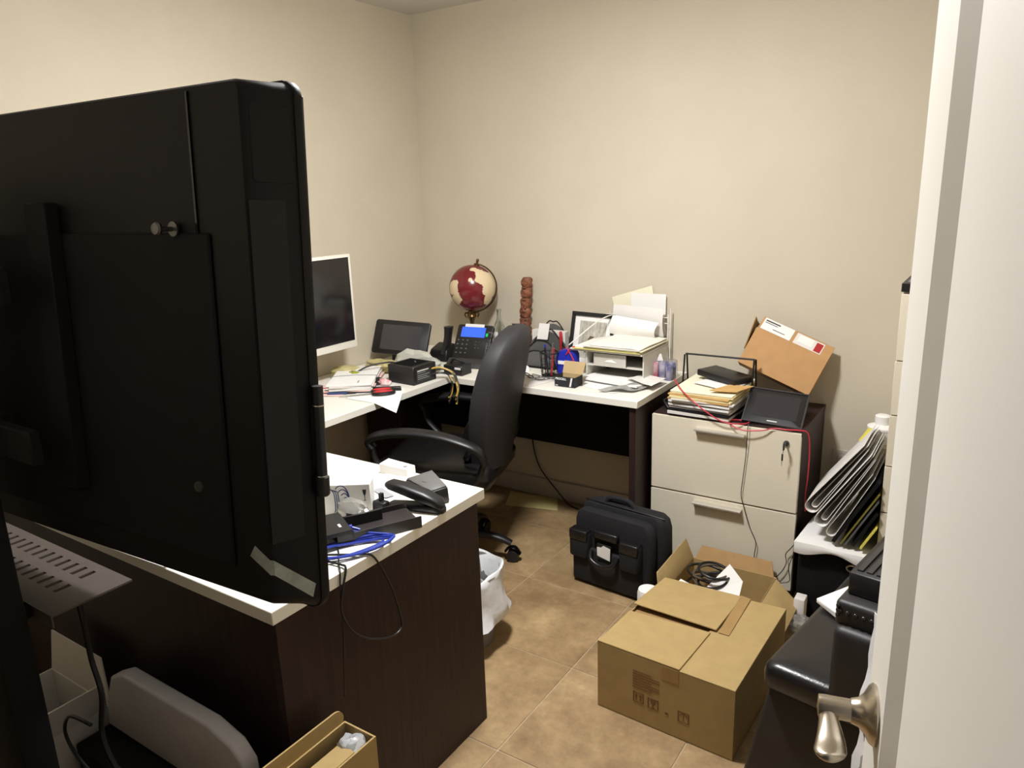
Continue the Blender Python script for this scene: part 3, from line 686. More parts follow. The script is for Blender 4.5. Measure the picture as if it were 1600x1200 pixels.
# picture frame
t = thing('picture_frame', 'black picture frame with white mat leaning on the back wall', 'frame', (1.01, -0.07, T))
M = frame3((1.034, -0.085, 0.868), (1, 0.02, -0.03), (0.12, -0.97, 0.2))
for a in ((-0.105, 0.105, 0.107, 0.125), (-0.105, 0.105, -0.125, -0.107), (-0.105, -0.088, -0.107, 0.107), (0.088, 0.105, -0.107, 0.107)):
    B().box(a[0], a[1], a[2], a[3], -0.008, 0.012, 0.002, 1, M=M).obj('frame_side', BLACK, t)
B().box(-0.09, 0.09, -0.11, 0.11, -0.006, 0.002, M=M).obj('mat_board', PAPER, t)
B().box(-0.062, 0.066, -0.085, 0.085, 0.002, 0.003, M=M).obj('photo_print', mat('photo_grey', (200, 196, 184), 0.5, c2=(150, 146, 134), scale=30, stretch=(3, 0.6, 1)), t)
B().prism([(-0.03, -0.06), (0.035, -0.06), (0.04, -0.03), (0.02, -0.01), (0.012, 0.015), (-0.008, 0.018), (-0.018, 0.0), (-0.02, -0.03)], 0.003, 0.0036, 'z', M=M).obj('photo_figure', mat('photo_brown', (96, 78, 62), 0.6), t)

# white desktop paper trays with papers
t = thing('letter_tray', 'white plastic letter tray unit with open front shelves under loose papers', 'tray', (1.25, -0.16, T))
RX0, RX1, RY0, RY1 = 1.115, 1.385, -0.295, -0.04
WPL = mat('white_plastic', (214, 210, 200), 0.5)
for x in (RX0, RX1 - 0.006): B().box(x, x + 0.006, RY0, RY1, T, T + 0.122, 0.001, 1).obj('side', WPL, t)
for z in (T, T + 0.058, T + 0.117): B().box(RX0 + 0.006, RX1 - 0.006, RY0 + 0.004, RY1, z, z + 0.005).obj('shelf', WPL, t)
B().box(RX0 + 0.006, RX1 - 0.006, RY1 - 0.005, RY1, T + 0.005, T + 0.117).obj('back', WPL, t)
B().prism([(RX0 + 0.04, T + 0.062), (RX0 + 0.19, T + 0.062), (RX0 + 0.19, T + 0.115), (RX0 + 0.04, T + 0.115)], RY0 - 0.004, RY0, 'y').obj('drawer_front', mat('frosted_plastic', (198, 194, 184), 0.3), t)
B().prism([(RX0 + 0.09, T + 0.082), (RX0 + 0.105, T + 0.09), (RX0 + 0.125, T + 0.092), (RX0 + 0.15, T + 0.08)], RY0 - 0.006, RY0 - 0.004, 'y').obj('drawer_pull', PAPER, t)
z = T + 0.1235
TOPS = mat('ivory_paper', (238, 234, 222), 0.85, var=0.02)
stack = [(PAPERW, 0.0, 0.006), (CREAM2, -0.02, 0.004), (mat('faded_yellow_paper', (222, 212, 128), 0.85), -0.012, 0.0012), (PAPER, -0.03, 0.004), (CREAM2, 0.01, 0.003), (PAPERW, -0.015, 0.003), (TOPS, 0.0, 0.003)]
labs = ['white papers at the bottom of the pile on the white letter tray', 'pale cream folder low in the pile on the white letter tray', 'thin yellow sheet showing in the pile on the white letter tray', 'white sheets mid-pile on the white letter tray', 'cream folder near the top of the pile on the white letter tray', 'white sheet just under the topmost folder on the white letter tray', 'topmost ivory sheet on the white letter tray']
for i, ((m, dx, th_), lb) in enumerate(zip(stack, labs)):
    a = random.uniform(-0.03, 0.03); x0, x1, y0, y1 = 1.055 + dx + 0.015 * i, 1.385 + dx * 0.6, -0.315 - 0.006 * (i % 3), -0.05
    M = Matrix.Translation((1.22, -0.18, 0)) @ Matrix.Rotation(a, 4, 'Z') @ Matrix.Translation((-1.22, 0.18, 0))
    one('paper_pile_sheet', B().sheet([(x0, y0, z + th_), (x1, y0 - 0.004, z + th_), (x1, y1, z + th_), (x0, y1, z + th_)], th_, (0.0006 if i < 6 else 0.006) * (i > 3), 10, i, M=M), m, lb, 'paper', 'papers on the white letter tray')
    z += th_ + 0.0008
# white wire sorter behind with upright papers
t = thing('wire_file_rack', 'white wire file rack holding upright papers against the back wall', 'rack', (1.2, -0.04, T + 0.12))
WW = mat('white_wire', (226, 222, 212), 0.4)
for k in range(4):
    x = 1.05 + 0.004 * k; y = -0.30 + 0.0 * k
for k, y in enumerate((-0.036, -0.028, -0.02)):
    B().tube([(1.04 + 0.02 * k, y, T + 0.12), (1.10 + 0.02 * k, y, 0.985), (1.15 + 0.02 * k, y, 0.995)], 0.0028, 6, 0).obj('wire', WW, t)
for x in (1.105, 1.13, 1.155): B().tube([(x, -0.034, T + 0.10), (x, -0.034, 1.0)], 0.0024, 6, 0).obj('wire', WW, t)
for zz in (0.96, 0.985): B().tube([(1.085, -0.034, zz), (1.385, -0.034, zz)], 0.0024, 6, 0).obj('wire', WW, t)
B().tube([(1.018, -0.27, 0.878), (1.10, -0.18, 0.965), (1.12, -0.10, 0.985), (1.13, -0.036, 0.985)], 0.0028, 6, 4).obj('wire', WW, t)
B().tube([(1.395, -0.04, T), (1.395, -0.036, 1.03)], 0.003, 6, 0).tube([(1.385, -0.04, T), (1.385, -0.036, 1.0)], 0.003, 6, 0).obj('wire_post', WW, t)
def leaf(x0, x1, y, z0, z1, tilt, bulge, m, label, seed, skew=0.0):
    b = B().grid(lambda u, v: (x0 + (x1 - x0) * u + tilt * v, y - bulge * math.sin(PI * v * 0.9) * (0.6 + 0.4 * u) + 0.0 * u, z0 + (z1 - z0) * v + skew * u * v), 8, 8, 0.0008)
    return one('upright_paper', b, m, label, 'paper', 'upright papers in the white wire rack')
leaf(1.15, 1.345, -0.008, 0.905, 1.06, -0.05, 0.004, CREAM2, 'tall cream folder leaning at the back of the white wire rack', 1, 0.06)
leaf(1.20, 1.365, -0.016, 0.90, 1.085, 0.0, 0.003, PAPER, 'tall white sheet upright at the right of the white wire rack', 2, 0.0)
leaf(1.13, 1.37, -0.047, 0.90, 1.035, 0.0, 0.02, PAPERW, 'curled white sheet bulging forward from the white wire rack', 3, -0.01)
leaf(1.12, 1.34, -0.075, 0.90, 0.99, 0.02, 0.03, PAPER, 'low slumped white sheet at the front of the white wire rack', 4, -0.02)

# battery box
t = thing('battery_box', 'small open black battery carton with white lettering on the back desk', 'carton', (1.10, -0.44, T))
bx0, bx1, by0, by1, bz = 1.062, 1.158, -0.475, -0.405, T + 0.044
CI = mat('carton_inside', (186, 160, 116), 0.85)
B().box(bx0, bx1, by0, by0 + 0.0015, T, bz).obj('front', INKB, t)
B().box(bx0, bx1, by1 - 0.0015, by1, T, bz).obj('back', CI, t)
for x in (bx0, bx1 - 0.0015): B().box(x, x + 0.0015, by0 + 0.0015, by1 - 0.0015, T, bz).obj('side', INKB, t)
B().box(bx0, bx1, by0, by1, T, T + 0.0015).obj('bottom', CI, t)
B().hexa([(bx0, by1 - 0.001, bz), (bx1, by1 - 0.001, bz), (bx1, by1, bz), (bx0, by1, bz)], [(bx0 - 0.003, by1 + 0.024, bz + 0.046), (bx1 + 0.003, by1 + 0.024, bz + 0.046), (bx1 + 0.003, by1 + 0.025, bz + 0.046), (bx0 - 0.003, by1 + 0.025, bz + 0.046)]).obj('lid', CI, t)
B().hexa([(bx1 - 0.001, by0 + 0.004, bz), (bx1, by0 + 0.004, bz), (bx1, by1 - 0.004, bz), (bx1 - 0.001, by1 - 0.004, bz)], [(bx1 + 0.022, by0 + 0.01, bz + 0.012), (bx1 + 0.023, by0 + 0.01, bz + 0.012), (bx1 + 0.023, by1 - 0.01, bz + 0.012), (bx1 + 0.022, by1 - 0.01, bz + 0.012)]).obj('side_flap', CI, t)
text('lettering', 'PROCELL', 0.0125, frame3((bx0 + 0.004, by0 - 0.0003, bz - 0.014), (1, 0, 0), (0, -1, 0)), PAPER, t, bold=0.0003)
B().prism([(bx1 - 0.026, T + 0.004), (bx1 - 0.018, T + 0.004), (bx1 - 0.010, bz - 0.002), (bx1 - 0.018, bz - 0.002)], by0 - 0.0006, by0, 'y').obj('white_stripe', PAPERW, t)
B().box(bx0 + 0.004, bx0 + 0.016, by0 - 0.0006, by0, T + 0.004, T + 0.007).obj('small_print', PAPERW, t)

# loose papers at the right of the back desk
def paper(name, p4, z, m, label, seed, amp=0.003, th_=0.0008, group=None, cat='paper'):
    return one(name, B().sheet([(p[0], p[1], z + 0.001) for p in p4], th_, amp, 10, seed), m, label, cat, group)
paper('paper_sheet', [(1.10, -0.40), (1.33, -0.485), (1.40, -0.36), (1.19, -0.30)], T + 0.0005, PAPER, 'white sheet lying flat near the front edge right of the battery carton', 11, 0.002)
paper('booklet', [(1.12, -0.355), (1.40, -0.40), (1.41, -0.285), (1.135, -0.245)], T + 0.012, PAPER, 'white booklet propped in front of the white letter tray', 12, 0.004, 0.006, cat='booklet')
paper('plastic_sleeve', [(1.27, -0.49), (1.40, -0.44), (1.463, -0.28), (1.36, -0.33)], T + 0.006, mat('grey_film', (176, 176, 170), 0.25, trans=0.3, bump=0.5, bscale=50), 'crumpled grey plastic sleeve on the back desk corner', 13, 0.014, 0.0008, cat='sleeve')
paper('paper_sheet', [(1.32, -0.32), (1.46, -0.39), (1.466, -0.25), (1.36, -0.22)], T + 0.022, PAPERW, 'creased white sheet over the right end of the back desk', 14, 0.006)
paper('paper_sheet', [(0.76, -0.52), (0.98, -0.535), (1.02, -0.40), (0.80, -0.39)], T + 0.0003, PAPERW, 'faint white sheet lying left of the battery carton', 15, 0.001)
one('cord_tangle', B().tube([(0.86 + 0.05 * math.cos(k * 1.9) + 0.012 * k, -0.42 + 0.03 * math.sin(k * 2.7), T + 0.008 + 0.006 * (k % 3)) for k in range(14)], 0.002, 6, 5), MGREY, 'tangle of thin grey cord in front of the pencil cup', 'cord')
# shrink-wrapped drinks pack
t = thing('drinks_pack', 'shrink-wrapped pack of small blue and pink cans on the back desk corner', 'drinks', (1.42, -0.13, T))
CANB = mat('can_blue', (70, 76, 138), 0.3, c2=(200, 196, 206), scale=28); CANP = mat('can_pink', (206, 74, 92), 0.3, c2=(206, 200, 206), scale=26)
for i in range(4):
    for j in range(2):
        B().lathe([(0, 0), (0.0125, 0), (0.015, 0.004), (0.015, 0.064), (0.011, 0.072), (0, 0.072)], 18, c=(1.357 + 0.0315 * i, -0.180 + 0.035 * j, T + 0.001)).obj('can', CANP if (i, j) == (1, 0) else CANB, t)
b = B().hexa([(1.338, -0.20, T + 0.001), (1.466, -0.20, T + 0.001), (1.466, -0.105, T + 0.001), (1.338, -0.105, T + 0.001)], [(1.342, -0.197, T + 0.077), (1.463, -0.197, T + 0.079), (1.463, -0.108, T + 0.082), (1.342, -0.108, T + 0.078)], 0.012)
b.obj('shrink_wrap', mat('wrap_film', (240, 240, 240), 0.08, trans=1.0, alpha=0.35, bump=0.4, bscale=60), t)
B().prism([(1.385, T + 0.074), (1.415, T + 0.074), (1.405, T + 0.108), (1.397, T + 0.105)], -0.16, -0.158, 'y').obj('torn_film', PAPER, t)
# ------------------------------------------------------------------ left desk clutter
t = thing('power_supply', 'black computer power supply box with grilled top on the left desk', 'power supply', (0.45, -0.67, T))
MP = Matrix.Translation((0.448, -0.666, T)) @ Matrix.Rotation(math.radians(-3), 4, 'Z')
B().box(-0.078, 0.076, -0.075, 0.070, 0, 0.080, 0.002, 1, M=MP).obj('case', BLACK, t)
b = B()
for k in range(9): b.box(-0.06, 0.05, -0.055 + k * 0.013, -0.051 + k * 0.013, 0.080, 0.0825, M=MP)
b.obj('fan_grille', BLACKM, t)
B().box(0.076, 0.0768, -0.055, 0.035, 0.012, 0.066, M=MP).obj('label_plate', DGREY, t)
for k, (a, w) in enumerate(((0.056, 0.07), (0.048, 0.05), (0.038, 0.075), (0.030, 0.06), (0.022, 0.07))): B().box(0.0768, 0.0774, -0.05, -0.05 + w, a, a + (0.005 if k == 0 else 0.0025), M=MP).obj('label_print', PAPERW if k == 0 else GREYINK, t)
one('screw', B().tube([(0.455, -0.655, T + 0.085), (0.470, -0.668, T + 0.0865)], 0.003, 8, 0), SILVER, 'small bright screw lying on top of the power supply', 'screw')
wires = thing('power_cables', 'bundle of yellow and black cables spilling off the desk from the power supply', 'cables', (0.58, -0.62, T))
for k in range(16):
    r_ = 0.014 * math.cos(k * 2.1); q = 0.014 * math.sin(k * 2.1)
    m = (CABLE, CABLEY, CABLE, CABLEG)[k % 4]
    B().tube([(0.523, -0.62 + r_, T + 0.04 + q), (0.555, -0.60 + r_, T + 0.045 + q), (0.590 + q, -0.575 + r_, T + 0.028 + q * 0.5), (0.612 + q, -0.575 + r_, T - 0.01), (0.618 + q * 1.5, -0.58 + r_ * 1.3, T - 0.05 + 0.01 * math.sin(k)), (0.612 + q * 1.8, -0.592 + r_, T - 0.065 - 0.003 * k)], 0.0042, 6, 5).obj('wire', m, wires)
t = thing('black_adapter', 'small black adapter box with white sticker beside the phone', 'adapter', (0.56, -0.46, T))
B().box(0.50, 0.605, -0.515, -0.44, T, T + 0.045, 0.003, 1).obj('case', BLACK, t)
B().box(0.565, 0.598, -0.5158, -0.515, T + 0.028, T + 0.038).obj('sticker', PAPER, t)
B().tube([(0.515, -0.48, T + 0.045), (0.53, -0.475, T + 0.065), (0.555, -0.465, T + 0.06), (0.575, -0.45, T + 0.045)], 0.006, 8, 5).obj('knob_cable', BLACK, t)
def crumple(c, r, sc, seed, amp=0.35, nu=18, nv=10):
    b = B(); rings = []
    for j in range(nv + 1):
        a = -PI / 2 + PI * j / nv; row = []
        for i in range(nu):
            q = 2 * PI * i / nu
            d = Vector((math.cos(a) * math.cos(q), math.cos(a) * math.sin(q), math.sin(a)))
            k = r * (1 + amp * noise.noise(d * 1.8 + Vector((seed, seed * 2.3, 0))) + amp * 0.6 * noise.noise(d * 4.5 + Vector((0, seed, 3))))
            row.append((c[0] + d.x * k * sc[0], c[1] + d.y * k * sc[1], max(c[2] + d.z * k * sc[2], c[2] - r * sc[2] * 0.55)))
        rings.append(row)
    return b.loft(rings)
one('plastic_bag', crumple((0.345, -0.525, T + 0.046), 0.105, (1.2, 0.55, 0.52), 3), PLAST, 'crumpled clear plastic bag behind the power supply', 'bag', smooth=25)
one('plastic_packet', crumple((0.20, -0.60, T + 0.026), 0.08, (1.3, 0.6, 0.4), 9), YPLAST, 'yellowish crumpled plastic packet below the desk tablet', 'packet', smooth=25)
one('plastic_wrapper', crumple((0.13, -0.76, T + 0.026), 0.07, (1.0, 0.8, 0.42), 15), YPLAST, 'yellowish plastic wrapper under the white monitor corner', 'wrapper', smooth=25)
one('green_wrapper', crumple((0.225, -0.80, T + 0.026), 0.032, (1.3, 0.8, 0.6), 21), mat('lime_wrapper', (176, 186, 60), 0.4, c2=(90, 96, 40), scale=60), 'small lime green patterned wrapper behind the mail bundle', 'wrapper', smooth=25)
one('desk_cable', B().tube([(0.20, -0.80, T + 0.02), (0.24, -0.74, T + 0.055), (0.29, -0.67, T + 0.065), (0.34, -0.64, T + 0.06), (0.36, -0.645, T + 0.03), (0.365, -0.66, T + 0.006)], 0.004, 8, 6), CABLE, 'thick black cable arching beside the power supply', 'cable')
one('red_connector', B().box(0.315, 0.345, -0.66, -0.635, T, T + 0.05, 0.004, 1), REDM, 'small red plastic piece behind the mail bundle', 'connector')
for k, (x, y, lab) in enumerate(((0.30, -0.60, 'dark plastic lump beside the red plastic piece'), (0.355, -0.80, 'black cable end lying left of the power supply'))):
    one('cable_lump', crumple((x, y, T + 0.014), 0.03, (1.2, 0.7, 0.6), 30 + k), BLACK, lab, 'cable', smooth=30)
# bundle of mail with a rubber band
MM = Matrix.Translation((0.262, -0.835, T)) @ Matrix.Rotation(math.radians(-54), 4, 'Z')
mail = thing('mail_bundle', 'bundle of white envelopes held by a rubber band on the left desk', 'mail', (0.262, -0.835, T), (0, 0, math.radians(-54)))
zz = 0.001
for i, (m, hx, hy, rz) in enumerate(((INKB, 0.17, 0.095, 0.03), (PINK, 0.165, 0.10, -0.05), (PAPERW, 0.17, 0.09, 0.04), (PAPER, 0.165, 0.095, -0.02), (PAPERW, 0.168, 0.092, 0.06), (PAPER, 0.17, 0.095, 0.0))):
    M = Matrix.Rotation(rz, 4, 'Z')
    B().box(-hx, hx, -hy, hy, zz, zz + 0.0062, 0.001, 1, M=M).obj('envelope', m, mail, True); zz += 0.0066
B().tube([(0.02, -0.102, 0.004), (0.015, -0.1, zz + 0.0012), (0.0, 0.0, zz + 0.0012), (0.018, 0.098, zz + 0.0012), (0.02, 0.102, 0.004)], 0.0014, 6, 0).obj('rubber_band', GREYINK, mail, True)
B().box(-0.15, -0.11, -0.07, -0.064, zz, zz + 0.0002).box(0.10, 0.14, 0.03, 0.036, zz, zz + 0.0002).obj('print', GREYINK, mail, True)
B().box(0.172, 0.176, -0.09, -0.01, 0.001, 0.012).obj('blue_print', BLUEINK, mail, True)
paper('paper_sheet', [(0.13, -1.12), (0.36, -1.02), (0.30, -0.86), (0.10, -0.94)], T + 0.0004, PINK, 'pinkish sheet under the mail bundle on the left desk', 41, 0.002)
one('red_pen', B().tube([(0.17, -1.035, T + 0.009), (0.262, -0.955, T + 0.009)], 0.0065, 10, 0), REDM, 'red pen on the pinkish sheet beside the mail bundle', 'pen')
one('pink_packet', crumple((0.395, -0.795, T + 0.014), 0.028, (1.2, 0.8, 0.6), 44), mat('pink_print', (214, 120, 128), 0.6, c2=(236, 220, 214), scale=50), 'small pink printed packet between mail bundle and power supply', 'packet', smooth=30)
b = B().grid(lambda u, v: (lambda p: (p[0], p[1], T + 0.0014 - (0.0 if p[0] < WX else (p[0] - WX) * 0.22)))(((1 - u) * (1 - v) * 0.345 + u * (1 - v) * 0.52 + u * v * 0.672 + (1 - u) * v * 0.40, (1 - u) * (1 - v) * -0.76 + u * (1 - v) * -0.805 + u * v * -1.03 + (1 - u) * v * -1.03)), 10, 10, 0.0008)
one('overhanging_sheet', b, PAPER, 'white sheet with one corner hanging over the left desk edge', 'paper')
# scissors
t = thing('scissors', 'scissors with red and black handles on the overhanging sheet', 'scissors', (0.43, -0.92, T + 0.002))
def MS_(x, y, a): return Matrix.Translation((x, y, T + 0.004)) @ Matrix.Rotation(a, 4, 'Z')
aa = math.atan2(0.09, 0.075)
M1 = MS_(0.452, -0.945, aa)
B().prism([(-0.125, 0.0), (-0.005, -0.006), (0.012, -0.004), (0.012, 0.006), (-0.005, 0.006)], 0, 0.002, 'z', M=M1).obj('blade', SILVER, t)
B().prism([(-0.122, 0.004), (-0.005, 0.009), (0.012, 0.008), (0.012, -0.002)], 0.0022, 0.004, 'z', M=M1).obj('blade', SILVER, t)
def loop(cx, cy, rx, ry, r, a0=0): return [(cx + rx * math.cos(2 * PI * k / 20), cy + ry * math.sin(2 * PI * k / 20), 0.005) for k in range(21)]
for cy in (-0.021, 0.019):
    h = B().tube(loop(0.055, cy, 0.042, 0.020, 0), 0.0085, 8, 1, M=M1).obj('handle', BLACK, t)
    B().tube(loop(0.053, cy, 0.036, 0.014, 0), 0.0065, 8, 1, M=M1 @ Matrix.Translation((0, 0, 0.003))).obj('handle_grip', REDM, h)
one('utility_knife', B().hexa([(0.402, -0.885, T + 0.002), (0.42, -0.90, T + 0.002), (0.53, -0.835, T + 0.002), (0.512, -0.815, T + 0.002)], [(0.405, -0.886, T + 0.018), (0.42, -0.897, T + 0.018), (0.525, -0.835, T + 0.018), (0.511, -0.819, T + 0.018)], 0.003), BLACK, 'black utility knife lying behind the scissors on the left desk', 'knife')

# ------------------------------------------------------------------ near desk clutter
t = thing('white_carton', 'white carton with blue swirl logo and glass symbol on the near desk', 'carton', (1.22, -1.80, T))
MC = frame3((1.255, -1.838, T), (0.80, 0.55, 0), (0, 0, 1))
B().box(-0.13, 0.0475, 0, 0.055, 0.0, 0.083, 0.0015, 1, M=MC).obj('box', PAPER, t)
MF = MC @ Matrix.Rotation(PI / 2, 4, 'X')
for k, s_ in enumerate((1.0, 0.78, 0.56, 0.34)):
    B().tube([(-0.028 + 0.020 * s_ * math.cos(a) + 0.004 * k, 0.045 + 0.036 * s_ * math.sin(a) - 0.003 * k, 0.0004) for a in [math.radians(-60 + 12 * q) for q in range(17)]], 0.0014, 5, 1, M=MF, flat=0.3).obj('logo_arc', BLUEINK, t)
for k in range(3): B().tube([(-0.056 + 0.006 * k, 0.072 - 0.002 * k, 0.0004), (-0.046 + 0.005 * k, 0.06, 0.0004), (-0.045 + 0.005 * k, 0.02, 0.0004), (-0.048 + 0.005 * k, 0.008, 0.0004)], 0.0013, 5, 4, M=MF, flat=0.3).obj('logo_arc', BLUEINK, t)
B().prism([(0.027, 0.068), (0.037, 0.068), (0.0355, 0.057), (0.033, 0.052), (0.0325, 0.040), (0.036, 0.038), (0.028, 0.038), (0.0315, 0.040), (0.031, 0.052), (0.0285, 0.057)], 0.0, 0.0006, 'z', M=MF).obj('glass_symbol', INKB, t)
one('silver_pouch', crumple((1.285, -1.865, T + 0.022), 0.045, (1.3, 0.6, 0.8), 52), mat('static_bag', (150, 148, 142), 0.28, metal=0.35, bump=0.4, bscale=50), 'crumpled silver antistatic pouch leaning on the white carton', 'pouch', smooth=25)
one('black_clip', B().box(1.285, 1.325, -1.80, -1.775, T, T + 0.03, 0.003, 1).box(1.30, 1.31, -1.79, -1.78, T + 0.03, T + 0.05), BLACK, 'small black clip behind the silver pouch on the near desk', 'clip')
t = thing('drive_bracket', 'black metal drive bracket with raised lip on the near desk', 'bracket', (1.36, -1.89, T))
MD = frame3((1.405, -1.925, T), (-0.80, -0.56, 0), (0, 0, 1))
MD = Matrix.Translation((1.352, -1.893, T)) @ Matrix.Rotation(math.radians(62), 4, 'Z')
BR = mat('dark_brown_metal', (40, 34, 33), 0.45, var=0.08)
B().box(-0.10, 0.125, -0.055, 0.055, 0.026, 0.029).obj('plate', BR, t, True) if False else B().box(-0.085, 0.125, -0.055, 0.055, 0.006, 0.012, M=MD).obj('plate', BR, t)
B().box(-0.085, 0.125, -0.056, -0.053, 0.0, 0.030, M=MD).obj('flange', DGREY, t)
B().box(-0.085, 0.125, 0.053, 0.056, 0.0, 0.026, M=MD).obj('flange', BR, t)
B().prism([(-0.13, 0.0), (-0.13, 0.034), (-0.122, 0.04), (-0.05, 0.04), (-0.045, 0.034), (-0.045, 0.012), (-0.05, 0.03), (-0.12, 0.03), (-0.122, 0.0)], -0.058, 0.058, 'y', M=MD).obj('bridge', BLACK, t)
B().box(-0.045, 0.05, 0.018, 0.024, 0.012, 0.04, 0.001, 1, M=MD).obj('raised_lip', BLACK, t)
B().box(-0.072, -0.066, -0.03, -0.012, 0.040, 0.0404, M=MD).obj('print', PAPERW, t)
# ethernet coil
b = B(); pts = []
for k in range(66):
    a = 2 * PI * k / 22; w = 0.8 + 0.08 * math.sin(k * 0.37) + 0.16 * (k // 22)
    cx_ = Vector((1.397, -1.995)); e1 = Vector((0.54, 0.84)); e2 = Vector((0.84, -0.54))
    p = cx_ + e1 * (0.100 * w * math.cos(a)) + e2 * (0.036 * w * math.sin(a))
    pts.append((p.x, p.y, T + 0.006 + 0.002 * (k // 22) + 0.004 * (1 + math.sin(k * 0.61))))
pts += [(1.33, -1.96, T + 0.025), (1.345, -1.94, T + 0.028), (1.365, -1.925, T + 0.02)]
t = thing('network_cable', 'coiled blue network cable lying at the near desk edge', 'cable', (1.375, -1.985, T))
b.tube(pts, 0.0034, 8, 3).obj('coil', BLUEC, t)
B().tube([(1.31, -1.985, T + 0.024), (1.35, -1.935, T + 0.028)], 0.0068, 8, 0).obj('boot', BLUEP, t)
one('looped_wire', B().tube([(1.30, -2.03, T + 0.006), (1.36, -2.06, T + 0.006), (1.43, -2.055, T + 0.006), (1.453, -2.06, T + 0.004), (1.458, -2.078, 0.71), (1.458, -2.088, 0.66), (1.46, -2.065, 0.60), (1.462, -2.02, 0.555), (1.463, -1.955, 0.522), (1.463, -1.918, 0.52), (1.461, -1.908, 0.545), (1.459, -1.93, 0.64), (1.458, -1.965, 0.72), (1.452, -1.985, T + 0.005), (1.43, -2.0, T + 0.005), (1.38, -2.03, T + 0.005), (1.31, -2.075, T + 0.005)], 0.0026, 8, 6), CABLE, 'thin black cord looping down over the near desk edge', 'cord')
one('thin_lead', B().tube([(1.33, -1.97, T + 0.003), (1.39, -2.02, T + 0.004), (1.42, -2.05, T + 0.003), (1.451, -2.075, T + 0.003), (1.455, -2.083, 0.71), (1.456, -2.088, 0.60), (1.453, -2.10, 0.45)], 0.0018, 6, 6), CABLE, 'very thin black lead hanging beside the looped cord', 'cord')
# stapler: jaw open wedge
t = thing('stapler', 'black desktop stapler with open jaw on the near desk', 'stapler', (1.36, -1.735, T))
hx = Vector((1.433, -1.718)); tip = Vector((1.292, -1.748)); ud = (tip - hx).normalized()
Mst = Matrix(((ud.x, -ud.y, 0, hx.x), (ud.y, ud.x, 0, hx.y), (0, 0, 1, T), (0, 0, 0, 1)))
B().loft([[(x, a * w, z0 + (b_ + 1) * 0.5 * h) for a, b_ in rrect(1, 1, 0.5, 3)] for x, w, z0, h in ((-0.022, 0.012, 0.0, 0.012), (-0.015, 0.019, 0.0, 0.02), (0.03, 0.021, 0.0, 0.019), (0.10, 0.020, 0.0, 0.014), (0.135, 0.018, 0.0, 0.011), (0.145, 0.012, 0.0, 0.006))], M=Mst).obj('base', BLACK, t, smooth=50)
B().loft([[(x, a * w, z0 + (b_ + 1) * 0.5 * h) for a, b_ in rrect(1, 1, 0.6, 4)] for x, w, z0, h in ((-0.020, 0.011, 0.012, 0.012), (-0.012, 0.020, 0.013, 0.024), (0.03, 0.023, 0.024, 0.030), (0.09, 0.022, 0.040, 0.028), (0.130, 0.020, 0.050, 0.022), (0.143, 0.012, 0.055, 0.012))], M=Mst).obj('arm', BLACK, t, smooth=50)
B().box(0.01, 0.135, -0.008, 0.008, 0.0, 0.004, M=Mst @ Matrix.Translation((0, 0, 0.022)) @ Matrix.Rotation(math.radians(-14), 4, 'Y')).obj('magazine', SILVER, t)
t = thing('speaker_box', 'grey-topped angular speaker box behind the stapler', 'speaker', (1.36, -1.64, T))
p4 = [(1.285, -1.668), (1.402, -1.70), (1.428, -1.655), (1.325, -1.590)]
B().hexa([(x, y, T) for x, y in p4], [(1.283, -1.668, T + 0.044), (1.400, -1.702, T + 0.040), (1.426, -1.658, T + 0.046), (1.322, -1.592, T + 0.050)], 0.006).obj('body', BLACK, t)
B().hexa([(1.289, -1.666, T + 0.044), (1.398, -1.698, T + 0.040), (1.421, -1.658, T + 0.046), (1.322, -1.597, T + 0.05)], [(1.290, -1.666, T + 0.0475), (1.397, -1.697, T + 0.0435), (1.420, -1.658, T + 0.0495), (1.322, -1.598, T + 0.0535)], 0.001, 1).obj('top_plate', MGREY, t)
B().lathe([(0.009, 0), (0.011, 0.001), (0.013, 0)], 20, c=(1.352, -1.656, T + 0.0475)).obj('ring_mark', DGREY, t)
paper('paper_sheet', [(1.175, -1.715), (1.298, -1.765), (1.25, -1.575), (1.12, -1.55)], T + 0.0004, PAPER, 'white sheet lying flat on the near desk left of the stapler', 61, 0.002)
B_ = paper('paper_note', [(1.19, -1.70), (1.26, -1.725), (1.27, -1.70), (1.20, -1.675)], T + 0.004, GREYINK, 'small grey slip on the white sheet left of the stapler', 62, 0.0005)
t = thing('small_white_box', 'small flat white box on the far edge of the near desk', 'box', (1.15, -1.52, T))
B().hexa([(1.108, -1.585, T), (1.21, -1.575, T), (1.206, -1.535, T), (1.105, -1.54, T)], [(1.108, -1.585, T + 0.03), (1.21, -1.575, T + 0.026), (1.206, -1.536, T + 0.026), (1.105, -1.54, T + 0.032)], 0.0015, 1).obj('box', PAPER, t)
B().box(1.185, 1.195, -1.567, -1.555, T + 0.0285, T + 0.029).obj('print', GREYINK, t)

